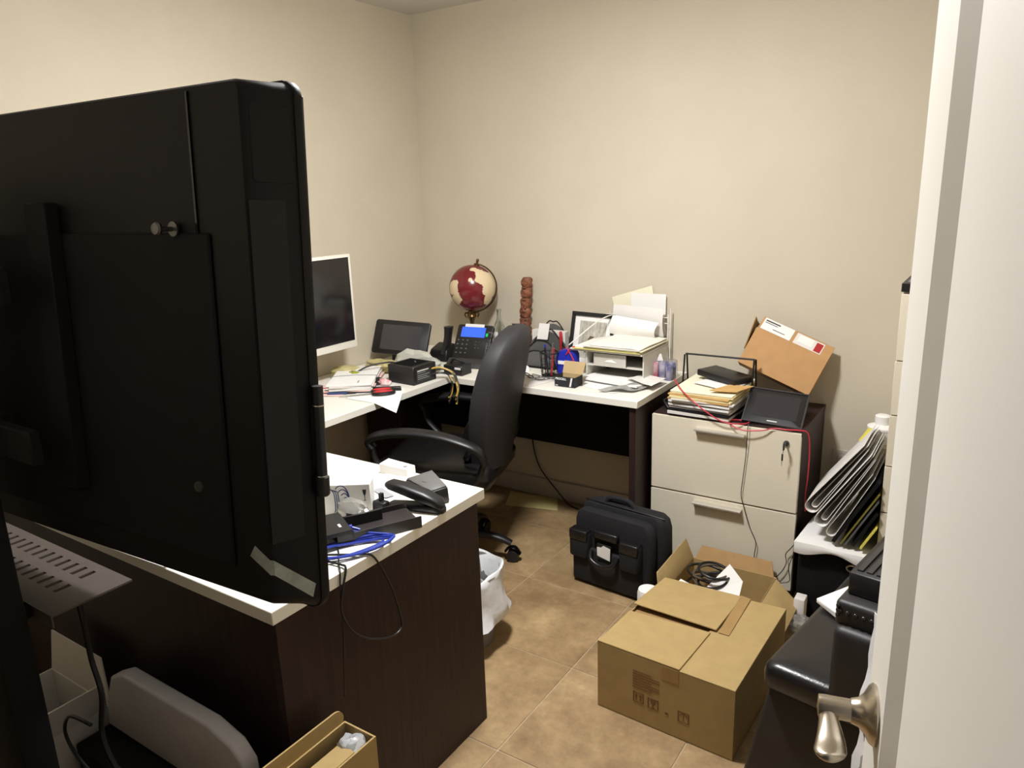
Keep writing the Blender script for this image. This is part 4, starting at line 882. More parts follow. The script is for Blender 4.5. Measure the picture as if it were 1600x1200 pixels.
# ------------------------------------------------------------------ on the filing cabinet
t = thing('wire_tray', 'black wire document tray piled with folders on the filing cabinet', 'tray', (1.68, -0.22, CH))
TX0, TX1, TY0, TY1 = 1.53, 1.815, -0.385, -0.10
B().box(TX0, TX1, TY0, TY1, CH, CH + 0.004).obj('base', MESHM, t)
for x in (TX0 + 0.002, TX1 - 0.002):
    B().tube([(x, TY0, CH + 0.03), (x, TY1, CH + 0.03)], 0.0035, 8, 0).obj('side_rail', MESHM, t)
    B().tube([(x, -0.245, CH + 0.004), (x, -0.22, 0.872), (x, -0.195, 0.872), (x, -0.165, CH + 0.004)], 0.0038, 8, 0).obj('post', MESHM, t)
B().tube([(TX0 + 0.002, TY1, CH + 0.03), (TX1 - 0.002, TY1, CH + 0.03)], 0.0035, 8, 0).obj('back_rail', MESHM, t)
B().tube([(TX0 + 0.002, -0.207, 0.874), (TX1 - 0.002, -0.207, 0.874)], 0.0038, 8, 0).obj('top_rail', MESHM, t)
z = CH + 0.0045
spec = [(PAPERW, 0.012, 'white papers at the bottom of the wire tray pile'), (BLACKM, 0.006, 'black folder low in the wire tray pile'), (PAPERW, 0.010, 'white folder above the black one in the wire tray pile'), (PAPER, 0.008, 'thick white report low in the wire tray pile'), (GREYINK, 0.005, 'grey folder halfway up the wire tray pile'), (PAPER, 0.010, 'white papers halfway up the wire tray pile'), (PAPERW, 0.006, 'off-white folder above the middle of the wire tray pile'), (TANP, 0.006, 'lower tan envelope of the wire tray pile'), (CREAM, 0.007, 'manila folder between tan envelopes in the wire tray pile'), (TANP, 0.005, 'upper tan envelope of the wire tray pile'), (CREAM, 0.007, 'manila folder near the top of the wire tray pile'), (CREAM2, 0.004, 'pale yellow folder topping the wire tray pile')]
for i, (m, th_, lb) in enumerate(spec):
    a = random.uniform(-0.07, 0.03); dx, dy = random.uniform(-0.012, 0.012), random.uniform(-0.015, 0.01)
    hx_, hy_ = 0.122, 0.15
    M = Matrix.Translation((1.672 + dx * 0.4, -0.268 + dy, 0)) @ Matrix.Rotation(a, 4, 'Z')
    one('tray_folder', B().sheet([(-hx_, -hy_, z + th_ - 0.006 * (i > 6)), (hx_, -hy_, z + th_ - 0.004 * (i > 6)), (hx_, hy_, z + th_), (-hx_, hy_, z + th_)], th_ * 0.92, 0.0012, 6, i + 70, M=M), m, lb, 'folder', 'folders in the black wire tray')
    z += th_ + 0.001
TZ = z + 0.001
paper('paper_slip', [(1.60, -0.30), (1.75, -0.36), (1.79, -0.24), (1.64, -0.19)], TZ + 0.001, PAPER, 'white slip lying on top of the wire tray pile', 90, 0.002)
one('tan_envelope', B().sheet([(1.70, -0.40, TZ + 0.006), (1.80, -0.38, TZ + 0.006), (1.83, -0.27, TZ + 0.006), (1.74, -0.29, TZ + 0.006)], 0.003, 0.002, 6, 91), TANP, 'small tan envelope on the right of the wire tray pile', 'envelope')
t = thing('black_router', 'flat black box resting on top of the wire tray pile', 'device', (1.70, -0.2, TZ + 0.008))
MRt = Matrix.Translation((1.695, -0.205, TZ + 0.008)) @ Matrix.Rotation(math.radians(-24), 4, 'Z') @ Matrix.Rotation(math.radians(3), 4, 'Y')
B().box(-0.098, 0.098, -0.055, 0.055, 0.0, 0.026, 0.004, 2, M=MRt).obj('case', BLACK, t)
B().box(-0.02, 0.02, -0.006, 0.006, 0.026, 0.0263, M=MRt).obj('print', DGREY, t)
# tilted carton
t = thing('tilted_carton', 'open tan carton tipped against the back wall on the filing cabinet', 'carton', (1.90, -0.10, CH))
nn = Vector((0.18, -0.90, 0.36)); xx = Vector((0.915, 0.08, -0.39))
MK = frame3((1.895, -0.125, 0.862), xx, nn)
def kb(b, name, m): return b.obj(name, m, t)
W_, H_ = 0.148, 0.078
kb(B().box(-W_, W_, -H_, H_, -0.004, 0.0, M=MK), 'front_panel', CARDR)
kb(B().box(-W_, W_, -H_, -H_ + 0.004, -0.10, -0.004, M=MK), 'bottom_panel', CARDR)
kb(B().box(-W_, -W_ + 0.004, -H_, H_, -0.10, -0.004, M=MK), 'side_panel', CARDD)
kb(B().box(W_ - 0.004, W_, -H_, H_, -0.10, -0.004, M=MK), 'side_panel', CARDR)
MFp = MK @ Matrix.Translation((0, H_, 0)) @ Matrix.Rotation(math.radians(-25), 4, 'X')
fl = kb(B().box(-W_ + 0.004, W_, 0, 0.062, -0.004, 0.0, M=MFp), 'top_flap', CARDR)
B().box(-W_ + 0.012, -W_ + 0.135, 0.004, 0.060, 0.0, 0.0008, M=MFp).obj('shipping_label', PAPER, fl)
for k, (a, b_, w) in enumerate(((-0.130, 0.046, 0.06), (-0.130, 0.038, 0.052), (-0.09, 0.018, 0.05))): B().box(a, a + w, b_, b_ + (0.006 if k == 0 else 0.003), 0.0008, 0.0012, M=MFp).obj('label_print', INKB if k else DGREY, fl)
B().box(0.0, 0.112, 0.004, 0.056, 0.0, 0.0008, M=MFp).obj('second_label', PAPERW, fl)
B().box(0.012, 0.07, 0.018, 0.052, 0.0008, 0.0016, M=MFp).obj('white_sticker', PAPER, fl)
B().box(0.082, 0.108, 0.008, 0.050, 0.0008, 0.0016, M=MFp).obj('red_sticker', REDL, fl)
kb(B().box(-0.004, 0.0, -H_ * 0.2, H_ * 1.5, -0.10, -0.004, M=MK @ Matrix.Translation((-W_, 0, 0)) @ Matrix.Translation((-0.004, 0, 0)) @ Matrix.Rotation(math.radians(8), 4, 'Z')), 'side_flap', CARDD)
# drawing tablet on the cabinet
t = thing('pen_tablet', 'black tablet with dark screen propped on the filing cabinet corner', 'tablet', (1.95, -0.33, CH))
n2 = Vector((0.10, -0.56, 0.82)); M = frame3(Vector((1.928, -0.322, CH + 0.052)), (1, 0.06, -0.02), n2)
B().prism(rrect(0.108, 0.085, 0.008, 4), -0.008, 0, 'z', M=M, bev=0.002).obj('body', BLACK, t)
B().box(-0.078, 0.082, -0.052, 0.06, 0, 0.0008, M=M).obj('screen', mat('slate_screen', (44, 42, 44), 0.3), t)
B().box(-0.018, 0.018, -0.070, -0.066, 0, 0.0006, M=M).obj('name_mark', PAPERW, t)
for a in ((-0.108, 0.108, 0.079, 0.085), (-0.108, 0.108, -0.085, -0.079), (-0.108, -0.102, -0.079, 0.079), (0.102, 0.108, -0.079, 0.079)): B().box(*a, 0, 0.0025, 0.0008, 1, M=M).obj('rim', DGREY, t)
B().hexa([(1.84, -0.33, CH), (2.02, -0.32, CH), (2.02, -0.20, CH), (1.84, -0.21, CH)], [(1.86, -0.29, CH + 0.05), (2.0, -0.28, CH + 0.05), (2.0, -0.22, CH + 0.085), (1.86, -0.23, CH + 0.085)], 0.003).obj('stand', BLACKM, t)
# cables on the cabinet
one('red_cable', B().tube([(1.545, -0.36, 0.80), (1.60, -0.42, 0.775), (1.66, -0.445, 0.74), (1.72, -0.45, 0.705), (1.775, -0.445, CH + 0.006), (1.83, -0.435, CH + 0.004), (1.855, -0.40, CH + 0.004), (1.82, -0.385, CH + 0.004), (1.785, -0.405, CH + 0.004), (1.80, -0.44, 0.672), (1.85, -0.452, 0.662), (1.91, -0.445, 0.668), (1.955, -0.43, CH + 0.004), (2.0, -0.425, CH + 0.004), (2.045, -0.41, CH + 0.004), (2.066, -0.40, CH - 0.01), (2.072, -0.39, 0.60), (2.07, -0.38, 0.50), (2.064, -0.37, 0.42), (2.07, -0.38, 0.36)], 0.0024, 8, 6), REDC, 'thin red cable snaking across the filing cabinet top and down its side', 'cable')
one('black_wire', B().tube([(1.862, -0.40, CH + 0.008), (1.862, -0.436, CH + 0.006), (1.861, -0.440, 0.62), (1.858, -0.436, 0.55), (1.852, -0.436, 0.47), (1.848, -0.436, 0.40), (1.862, -0.438, 0.35), (1.885, -0.438, 0.28), (1.912, -0.438, 0.22), (1.91, -0.438, 0.155), (1.935, -0.438, 0.105), (1.975, -0.44, 0.083), (2.01, -0.44, 0.12), (2.028, -0.44, 0.165), (2.024, -0.44, 0.20), (2.045, -0.44, 0.235), (2.06, -0.42, 0.26)], 0.0016, 6, 6), CABLE, 'thin black wire hanging down the front of the filing cabinet', 'wire')
one('black_lead', B().tube([(2.05, -0.44, 0.20), (2.038, -0.442, 0.15), (2.045, -0.445, 0.10), (2.02, -0.45, 0.085), (1.985, -0.455, 0.07), (1.975, -0.46, 0.03), (1.97, -0.47, 0.004)], 0.0016, 6, 6), CABLE, 'thin black lead at the lower right corner of the filing cabinet', 'wire')
for k in range(5):
    pass
one('dark_earphone_tangle', B().tube([(1.505 + 0.025 * math.cos(k * 2.2), -0.36 + 0.05 * math.sin(k * 1.7) + 0.012 * k, CH + 0.006 + 0.012 * (k % 3)) for k in range(12)], 0.004, 6, 4), CABLE, 'tangle of dark cords squeezed between wire tray and desk end', 'cords')
# ------------------------------------------------------------------ floor: briefcase, cartons, bin
t = thing('briefcase', 'bulky black nylon wheeled briefcase standing in front of the desk end', 'bag', (1.43, -0.63, 0), (0, 0, math.radians(-5)))
def L(b, name, m, p=None, sm=50): return b.obj(name, m, p or t, True, sm)
def bagbox(x0, x1, y0, y1, z0, z1, r, top=0.0):
    cx, cy = (x0 + x1) / 2, (y0 + y1) / 2; hx, hy = (x1 - x0) / 2, (y1 - y0) / 2
    rs = []
    for f, s_ in ((0, 0.94), (0.04, 1.0), (0.5, 1.015), (0.86, 1.0), (0.96, 0.95), (1, 0.86)):
        rs.append([(cx + a * s_, cy + b_ * (s_ if f < 0.9 else s_ * (1 - top)), z0 + (z1 - z0) * f) for a, b_ in rrect(hx, hy, r, 5)])
    return B().loft(rs)
L(bagbox(-0.175, 0.205, -0.005, 0.078, 0.004, 0.325, 0.03), 'main_compartment', NYLON)
L(bagbox(-0.17, 0.175, -0.055, 0.0, 0.004, 0.308, 0.022), 'front_compartment', NYLON)
L(B().box(-0.168, 0.14, -0.076, -0.05, 0.01, 0.165, 0.012, 3), 'front_pocket', NYLON)
for x0, x1 in ((-0.172, -0.085), (0.055, 0.14)):
    p_ = L(bagbox(x0, x1, -0.094, -0.05, 0.125, 0.235, 0.014), 'flap_pocket', NYLON)
    L(B().box(x0 + 0.002, x1 - 0.002, -0.098, -0.05, 0.195, 0.24, 0.008, 3), 'leather_flap', LEATH, p_)
L(B().box(-0.07, 0.04, -0.08, -0.055, 0.215, 0.25, 0.008, 2), 'leather_panel', LEATH)
L(B().tube([(-0.075, -0.082, 0.165), (-0.065, -0.10, 0.135), (-0.015, -0.104, 0.118), (0.035, -0.10, 0.135), (0.045, -0.082, 0.165)], 0.009, 10, 6), 'carry_handle', LEATH)
for z in (0.312, 0.326): L(B().tube([(-0.16, 0.02, z), (-0.05, 0.012, z + 0.004), (0.1, 0.012, z + 0.003), (0.19, 0.02, z - 0.004)], 0.004, 8, 5), 'zip', BLACK)
L(B().tube([(-0.08, 0.045, 0.318), (-0.06, 0.045, 0.344), (0.02, 0.045, 0.346), (0.05, 0.045, 0.32)], 0.010, 8, 5), 'top_handle', NYLON)
L(B().prism([(-0.045, 0.150), (0.012, 0.140), (0.014, 0.192), (-0.018, 0.198), (-0.028, 0.188), (-0.046, 0.186)], -0.0835, -0.0825, 'y'), 'paper_tag', PAPER)
L(B().box(-0.047, 0.015, -0.0825, -0.075, 0.138, 0.2), 'tag_pocket', LEATHM)

# large carton
A_, Bq, Cq, Dq = V(1.690, -1.318, 0), V(2.112, -1.338, 0), V(2.128, -0.862, 0), V(1.722, -0.868, 0)
BH = 0.222
t = thing('large_carton', 'large brown cardboard carton with folded top flaps on the tile floor', 'carton', (1.91, -1.1, 0))
def wallp(p, q, name, h=BH, m=CARD):
    d = (q - p).normalized(); nrm = V(d.y, -d.x, 0) * -0.004
    B().hexa([p, q, q + nrm, p + nrm], [p + V(0, 0, h), q + V(0, 0, h), q + nrm + V(0, 0, h), p + nrm + V(0, 0, h)]).obj(name, m, t, smooth=0)
for p, q in ((A_, Bq), (Bq, Cq), (Cq, Dq), (Dq, A_)): wallp(p, q, 'wall')
B().hexa([A_, Bq, Cq, Dq], [A_ + V(0, 0, 0.004), Bq + V(0, 0, 0.004), Cq + V(0, 0, 0.004), Dq + V(0, 0, 0.004)]).obj('bottom', CARD, t, smooth=0)
def bl(u, v, z):  # u along front edge, v depth
    p = (A_ * (1 - u) + Bq * u) * (1 - v) + (Dq * (1 - u) + Cq * u) * v
    return V(p.x, p.y, z)
def flap(name, c, th_=0.0045, m=CARD):
    B().hexa([bl(u, v, z - th_) for u, v, z in c], [bl(u, v, z) for u, v, z in c], 0.001, 1).obj(name, m, t, smooth=0)
Z = BH
flap('front_left_flap', [(0.0, 0.0, Z + 0.005), (0.62, 0.0, Z + 0.006), (0.63, 0.47, Z + 0.006), (0.0, 0.44, Z + 0.005)])
flap('right_flap', [(0.60, 0.0, Z + 0.0005), (1.0, 0.0, Z + 0.002), (1.0, 1.0, Z + 0.004), (0.62, 1.0, Z + 0.001)])
flap('under_flap', [(0.02, 0.40, Z - 0.006), (0.98, 0.42, Z - 0.006), (0.98, 0.62, Z - 0.006), (0.02, 0.62, Z - 0.006)], m=CARDD)
flap('back_left_flap', [(0.0, 0.50, Z + 0.018), (0.66, 0.50, Z + 0.012), (0.66, 1.0, Z + 0.008), (0.0, 1.0, Z + 0.006)])
B().hexa([bl(0.675, 0.50, Z + 0.0035), bl(0.755, 0.50, Z + 0.0035), bl(0.725, 1.0, Z + 0.0055), bl(0.645, 1.0, Z + 0.0095)], [bl(0.675, 0.50, Z + 0.0045), bl(0.755, 0.50, Z + 0.0045), bl(0.725, 1.0, Z + 0.0065), bl(0.645, 1.0, Z + 0.0105)]).obj('tape', TAPEM, t, smooth=0)
fd = (Bq - A_).normalized(); fn = V(fd.y, -fd.x, 0)
MFb = frame3(A_ + fn * 0.0004 + V(0, 0, 0), fd, fn)
B().box(0.50 * 0.42, 0.62 * 0.42, BH - 0.045, BH - 0.002, 0, 0.0006, M=MFb).obj('tape', TAPEM, t)
for k in range(7): B().box(0.118, 0.118 + (0.085 if k % 3 else 0.06), BH - 0.052 - 0.009 * k, BH - 0.049 - 0.009 * k, 0, 0.0005, M=MFb).obj('printed_line', INK, t)
def icon(cx, cz, kind):
    def bar(a, b_, c_, d_): B().box(cx + a, cx + b_, cz + c_, cz + d_, 0, 0.0006, M=MFb).obj('printed_symbol', INK, t)
    s_ = 0.017
    bar(-s_, s_, s_ - 0.003, s_); bar(-s_, -s_ + 0.003, -s_, s_); bar(s_ - 0.003, s_, -s_, s_); bar(-s_, s_, -s_, -s_ + 0.002)
    if kind == 0:
        for dx in (-0.007, 0.007): bar(dx - 0.002, dx + 0.002, -0.011, 0.004); B().prism([(cx + dx - 0.005, cz + 0.003), (cx + dx + 0.005, cz + 0.003), (cx + dx, cz + 0.012)], 0, 0.0006, 'z', M=MFb).obj('printed_symbol', INK, t)
    elif kind == 1: B().prism([(cx - 0.009, cz + 0.012), (cx + 0.009, cz + 0.012), (cx + 0.006, cz), (cx + 0.0015, cz - 0.003), (cx + 0.0015, cz - 0.010), (cx + 0.006, cz - 0.013), (cx - 0.006, cz - 0.013), (cx - 0.0015, cz - 0.010), (cx - 0.0015, cz - 0.003), (cx - 0.006, cz)], 0, 0.0006, 'z', M=MFb).obj('printed_symbol', INK, t)
    else:
        B().tube([(cx + 0.010 * math.cos(a), cz + 0.002 + 0.010 * math.sin(a), 0.0003) for a in [PI * q / 8 for q in range(9)]], 0.0014, 5, 1, M=MFb, flat=0.2).obj('printed_symbol', INK, t)
        bar(-0.001, 0.001, -0.012, 0.010)
icon(0.137, 0.085, 0); icon(0.184, 0.082, 1); icon(0.278, 0.078, 2)
bar_ = B().box(0.222, 0.232, 0.066, 0.072, 0, 0.0006, M=MFb).obj('printed_symbol', INK, t)

# open carton with cables behind it
t = thing('open_carton', 'open brown carton full of cables and mail between the large carton and filing cabinet', 'carton', (1.87, -0.66, 0))
ox0, ox1, oy0, oy1, oh = 1.690, 2.01, -0.845, -0.50, 0.128
for a in ((ox0, ox1, oy0, oy0 + 0.004), (ox0, ox1, oy1 - 0.004, oy1), (ox0, ox0 + 0.004, oy0 + 0.004, oy1 - 0.004), (ox1 - 0.004, ox1, oy0 + 0.004, oy1 - 0.004)): B().box(*a, 0, oh).obj('wall', CARD, t, smooth=0)
B().box(ox0 + 0.004, ox1 - 0.004, oy0 + 0.004, oy1 - 0.004, 0, 0.004).obj('bottom', CARDD, t)
B().hexa([(ox0, oy0, oh), (ox0, oy1, oh), (ox0 + 0.004, oy1, oh), (ox0 + 0.004, oy0, oh)], [(ox0 - 0.018, oy0 + 0.02, oh + 0.085), (ox0 - 0.022, oy1 - 0.03, oh + 0.09), (ox0 - 0.018, oy1 - 0.03, oh + 0.09), (ox0 - 0.014, oy0 + 0.02, oh + 0.085)], 0.001, 1).obj('left_flap', CARD, t)
B().hexa([(ox0 + 0.01, oy1 - 0.002, oh), (ox1 - 0.01, oy1 - 0.002, oh), (ox1 - 0.01, oy1 + 0.002, oh), (ox0 + 0.01, oy1 + 0.002, oh)], [(ox0 + 0.02, oy1 + 0.045, oh + 0.035), (ox1 - 0.03, oy1 + 0.045, oh + 0.035), (ox1 - 0.03, oy1 + 0.049, oh + 0.035), (ox0 + 0.02, oy1 + 0.049, oh + 0.035)]).obj('back_flap', CARDD, t)
B().hexa([(ox1 - 0.002, oy0 + 0.01, oh), (ox1 + 0.002, oy0 + 0.01, oh), (ox1 + 0.002, oy1 - 0.01, oh), (ox1 - 0.002, oy1 - 0.01, oh)], [(ox1 + 0.088, oy0 + 0.03, oh - 0.075), (ox1 + 0.090, oy0 + 0.03, oh - 0.071), (ox1 + 0.090, oy1 - 0.03, oh - 0.067), (ox1 + 0.088, oy1 - 0.03, oh - 0.071)]).obj('right_flap', CARD, t)
for k, (m, lab) in enumerate(((CABLE, 'thick black cable coiled in the open carton'), (CABLEG, 'grey brown cable coiled in the open carton'), (CABLE, 'black cable arching out of the open carton'))):
    one('coiled_cable', B().tube([(1.785 + 0.018 * k + (0.075 - 0.01 * k) * math.cos(q * 0.7 + k), -0.60 - 0.02 * k + 0.06 * math.sin(q * 0.7 + k), 0.112 + 0.02 * k + 0.028 * math.sin(q * 0.7 * 0.5 + k * 2)) for q in range(20)], 0.005, 8, 3), m, lab, 'cable', 'cables in the open carton')
one('envelope', B().sheet([(1.80, -0.72, 0.115), (1.935, -0.745, 0.095), (1.925, -0.635, 0.155), (1.865, -0.60, 0.192)], 0.003), PAPER, 'white envelope sticking up corner first out of the open carton', 'envelope')
one('folded_paper', B().sheet([(1.71, -0.80, 0.125), (1.79, -0.81, 0.12), (1.79, -0.72, 0.135), (1.72, -0.71, 0.14)], 0.004, 0.004, 6, 5), PAPER, 'white folded paper at the left of the open carton', 'paper')
one('styrofoam_cup', B().lathe([(0, 0), (0.026, 0), (0.034, 0.08), (0.034, 0.083), (0.031, 0.083), (0.024, 0.004), (0, 0.004)], 20, M=Matrix.Translation((1.645, -0.83, 0.16)) @ Matrix.Rotation(math.radians(80), 4, 'Y') @ Matrix.Translation((0, 0, -0.04))), PAPER, 'white cup lying on its side by the large carton', 'cup') if False else None
one('white_canister', B().lathe([(0, 0), (0.034, 0), (0.038, 0.006), (0.038, 0.135), (0.034, 0.15), (0, 0.152)], 24, c=(1.650, -0.845, 0.0)), PAPER, 'white rounded canister peeking out behind the large carton', 'canister')
# clear plastic scrap beside sofa
one('plastic_scrap', crumple((2.125, -0.60, 0.022), 0.045, (1.0, 0.9, 0.75), 77), mat('thin_film', (226, 226, 220), 0.12, trans=0.7, alpha=0.7, bump=0.5, bscale=50), 'crumpled clear plastic on the floor at the cabinet corner', 'plastic', smooth=25)
one('white_adapter', B().box(2.088, 2.125, -0.565, -0.515, 0.0, 0.10, 0.004, 2), PAPERW, 'small white adapter block standing by the black cube', 'adapter')
# waste bin
t = thing('waste_bin', 'waste bin lined with a white plastic bag behind the near desk', 'bin', (1.175, -1.235, 0))
c = (1.125, -1.235, 0)
B().lathe([(0, 0), (0.095, 0), (0.13, 0.27), (0.133, 0.275), (0.128, 0.275), (0.092, 0.006), (0, 0.006)], 28, c=c).obj('bucket', mat('bin_grey', (120, 118, 116), 0.5), t)
rings = []
for z, r_ in ((0.10, 0.137), (0.115, 0.158), (0.15, 0.146), (0.20, 0.139), (0.262, 0.137), (0.285, 0.138), (0.288, 0.132), (0.27, 0.122), (0.16, 0.112)):
    rings.append([(c[0] + r_ * (1 + 0.05 * math.sin(5 * a + z * 40) + 0.03 * math.sin(9 * a)) * math.cos(a), c[1] + r_ * (1 + 0.05 * math.sin(5 * a + z * 40)) * math.sin(a), z + 0.008 * math.sin(3 * a)) for a in [2 * PI * k / 40 for k in range(40)]])
B().loft(rings, caps=False).obj('liner', BAGP, t, smooth=70)
one('bin_rubbish', crumple((1.125, -1.235, 0.165), 0.09, (1, 1, 0.8), 81), mat('shredded_grey', (96, 96, 98), 0.6, c2=(200, 200, 200), scale=60), 'grey crumpled rubbish inside the waste bin', 'rubbish', smooth=25)
# paper on floor below the back desk
one('floor_folder', B().sheet([(0.60, -0.205, 0.0025), (0.865, -0.135, 0.0025), (0.80, -0.02, 0.006), (0.53, -0.05, 0.006)], 0.002, 0.001, 6, 3), mat('dull_manila', (206, 190, 128), 0.85, var=0.05), 'manila folder lying on the floor beneath the back desk', 'folder')
one('wall_cable', B().tube([(0.66, -0.03, 0.36), (0.665, -0.022, 0.26), (0.70, -0.022, 0.16), (0.80, -0.03, 0.06), (0.90, -0.06, 0.006), (1.02, -0.08, 0.005)], 0.003, 8, 6), CABLE, 'black cable hanging down the back wall under the desk', 'cable')
one('paper_scrap', crumple((1.46, -1.855, 0.011), 0.016, (1.2, 0.8, 0.9), 5), PAPER, 'tiny crumpled paper scrap on the tiles by the near desk', 'paper', smooth=25)

# ------------------------------------------------------------------ lower left and near carton
t = thing('narrow_carton', 'narrow brown carton with raised rounded flap against the near desk side', 'carton', (1.52, -2.36, 0))
nx0, nx1, ny0, ny1, nh = 1.478, 1.572, -2.60, -2.128, 0.415
for a in ((nx0, nx1, ny0, ny0 + 0.004), (nx0, nx1, ny1 - 0.004, ny1), (nx0, nx0 + 0.004, ny0 + 0.004, ny1 - 0.004), (nx1 - 0.004, nx1, ny0 + 0.004, ny1 - 0.004)): B().box(*a, 0, nh).obj('wall', CARD, t, smooth=0)
B().box(nx0, nx1, ny0, ny1, 0.0, 0.003).obj('bottom', CARDD, t)
fp = [(ny0 + 0.01, nh - 0.01), (ny1 - 0.006, nh - 0.01)] + [(ny1 - 0.026 + 0.024 * math.cos(a), nh + 0.012 + 0.024 * math.sin(a)) for a in [math.radians(15 * q) for q in range(7)]] + [(ny0 + 0.03, nh + 0.04)]
B().prism(fp, nx0 - 0.004, nx0, 'x').obj('raised_flap', CARD, t)
B().hexa([(nx0 + 0.035, ny0 + 0.01, nh - 0.012), (nx1 - 0.004, ny0 + 0.01, nh - 0.002), (nx1 - 0.004, ny1 - 0.06, nh - 0.002), (nx0 + 0.035, ny1 - 0.045, nh - 0.012)], [(nx0 + 0.035, ny0 + 0.01, nh - 0.008), (nx1 - 0.004, ny0 + 0.01, nh + 0.002), (nx1 - 0.004, ny1 - 0.06, nh + 0.002), (nx0 + 0.035, ny1 - 0.045, nh - 0.008)]).obj('inner_flap', CARD, t)
one('clear_wrap', crumple((1.535, -2.165, nh - 0.012), 0.028, (1.0, 1.0, 0.7), 91), mat('shiny_film', (220, 222, 226), 0.06, trans=0.4, metal=0.2), 'shiny crumpled clear wrap tucked in the narrow carton end', 'plastic', smooth=25)

t = thing('dark_carton', 'black box standing in front of the near desk under the white panel', 'box', (1.1, -2.37, 0))
B().box(0.83, 1.37, -2.41, -2.29, 0, 0.275, 0.004, 1).obj('box', BLACKM, t)
pl = []
for x, z in ((0.845, 0.285), (1.28, 0.285), (1.36, 0.31), (1.40, 0.36), (1.395, 0.41), (1.36, 0.445), (1.28, 0.466), (0.955, 0.468), (0.90, 0.44), (0.86, 0.36)): pl.append((x, z))
one('plastic_tub', B().prism(pl, -2.335, -2.295, 'y', bev=0.008, seg=3, M=Matrix.Translation((0, 0.0, 0.0))), mat('aged_white_plastic', (196, 194, 198), 0.5, var=0.04), 'white rounded plastic panel leaning on the near desk front', 'panel')
t = thing('white_shipping_box', 'open white box with red printed strip under the slotted shelf', 'carton', (0.68, -2.40, 0))
wx0, wx1, wy0, wy1, wh = 0.50, 0.80, -2.50, -2.30, 0.30
for a in ((wx0, wx1, wy0, wy0 + 0.004), (wx0, wx1, wy1 - 0.004, wy1), (wx0, wx0 + 0.004, wy0 + 0.004, wy1 - 0.004), (wx1 - 0.004, wx1, wy0 + 0.004, wy1 - 0.004)): B().box(*a, 0, wh).obj('wall', PAPERW, t, smooth=0)
B().box(wx0, wx1, wy0, wy1, 0, 0.004).obj('bottom', PAPERW, t)
B().hexa([(wx0, wy1 - 0.002, wh), (wx1, wy1 - 0.002, wh), (wx1, wy1 + 0.002, wh), (wx0, wy1 + 0.002, wh)], [(wx0 + 0.02, wy1 + 0.008, wh + 0.12), (wx1 - 0.03, wy1 + 0.008, wh + 0.12), (wx1 - 0.03, wy1 + 0.012, wh + 0.12), (wx0 + 0.02, wy1 + 0.012, wh + 0.12)]).obj('back_flap', PAPERW, t)
B().hexa([(wx1 - 0.004, wy0 + 0.01, wh), (wx1, wy0 + 0.01, wh), (wx1, wy1 - 0.01, wh), (wx1 - 0.004, wy1 - 0.01, wh)], [(wx1 + 0.022, wy0 + 0.02, wh + 0.085), (wx1 + 0.026, wy0 + 0.02, wh + 0.085), (wx1 + 0.026, wy1 - 0.02, wh + 0.085), (wx1 + 0.022, wy1 - 0.02, wh + 0.085)]).obj('right_flap', PAPERW, t)
B().box(wx0 + 0.03, wx0 + 0.14, wy0 - 0.0008, wy0, wh - 0.05, wh - 0.03).obj('red_print', REDL, t)
B().box(wx0 + 0.15, wx0 + 0.19, wy0 - 0.0008, wy0, wh - 0.052, wh - 0.032).obj('orange_print', mat('orange_ink', (206, 140, 60), 0.8), t)
one('cream_pad', B().hexa([(0.55, -2.50, 0.295), (0.78, -2.53, 0.295), (0.80, -2.42, 0.30), (0.57, -2.40, 0.30)], [(0.55, -2.50, 0.305), (0.78, -2.53, 0.305), (0.80, -2.42, 0.31), (0.57, -2.40, 0.31)], 0.001, 1), CREAM, 'cream paper pad lying across the open white box', 'paper')
one('hanging_cable', B().tube([(1.06, -2.44, 0.795), (1.06, -2.435, 0.70), (1.05, -2.43, 0.60), (1.065, -2.43, 0.52), (1.055, -2.44, 0.42), (1.09, -2.44, 0.35), (1.16, -2.43, 0.30)], 0.006, 8, 6), CABLE, 'black cable hanging below the slotted shelf', 'cable')
one('looped_lead', B().tube([(1.06, -2.46, 0.46), (0.99, -2.47, 0.46), (0.95, -2.47, 0.40), (0.97, -2.46, 0.33), (1.05, -2.45, 0.285)], 0.004, 8, 6), CABLE, 'looped black lead beside the hanging cable', 'cable')

# ------------------------------------------------------------------ right side: tall drawers, cube, papers, sofa
t = thing('tall_drawers', 'tall cream drawer tower with black cap behind the door', 'cabinet', (2.56, -0.27, 0))
tx0, tx1, ty0, ty1 = 2.330, 2.80, -0.50, -0.02
B().box(tx0, tx1, ty0 + 0.02, ty1, 0.0, 1.20).obj('case', CABW, t)
B().box(tx0 - 0.002, tx1 + 0.002, ty0 - 0.004, ty1, 1.20, 1.226, 0.001, 1).obj('cap', BLACK, t)
zz = 0.14
for k in range(7):
    z1 = (0.14, 0.30, 0.461, 0.625, 0.80, 0.98, 1.195)
    lo_z = 0.02 if k == 0 else z1[k - 1] + 0.002
    B().box(tx0, tx1, ty0, ty0 + 0.02, lo_z, z1[k] - 0.002, 0.001, 1).obj('drawer', CABW, t)
t = thing('ring_ornament', 'small ornament with a ring on the tall drawer tower', 'ornament', (2.365, -0.45, 1.226))
B().loft([[(2.37 + a * s_, -0.45 + b_ * s_, 1.226 + z) for a, b_ in rrect(1, 1, 0.2, 2)] for s_, z in ((0.03, 0.0), (0.03, 0.004), (0.006, 0.035))]).obj('base', MGREY, t)
B().tube([(2.372 + 0.013 * math.cos(2 * PI * k / 16), -0.452, 1.272 + 0.013 * math.sin(2 * PI * k / 16)) for k in range(17)], 0.003, 8, 1).obj('ring', MGREY, t)
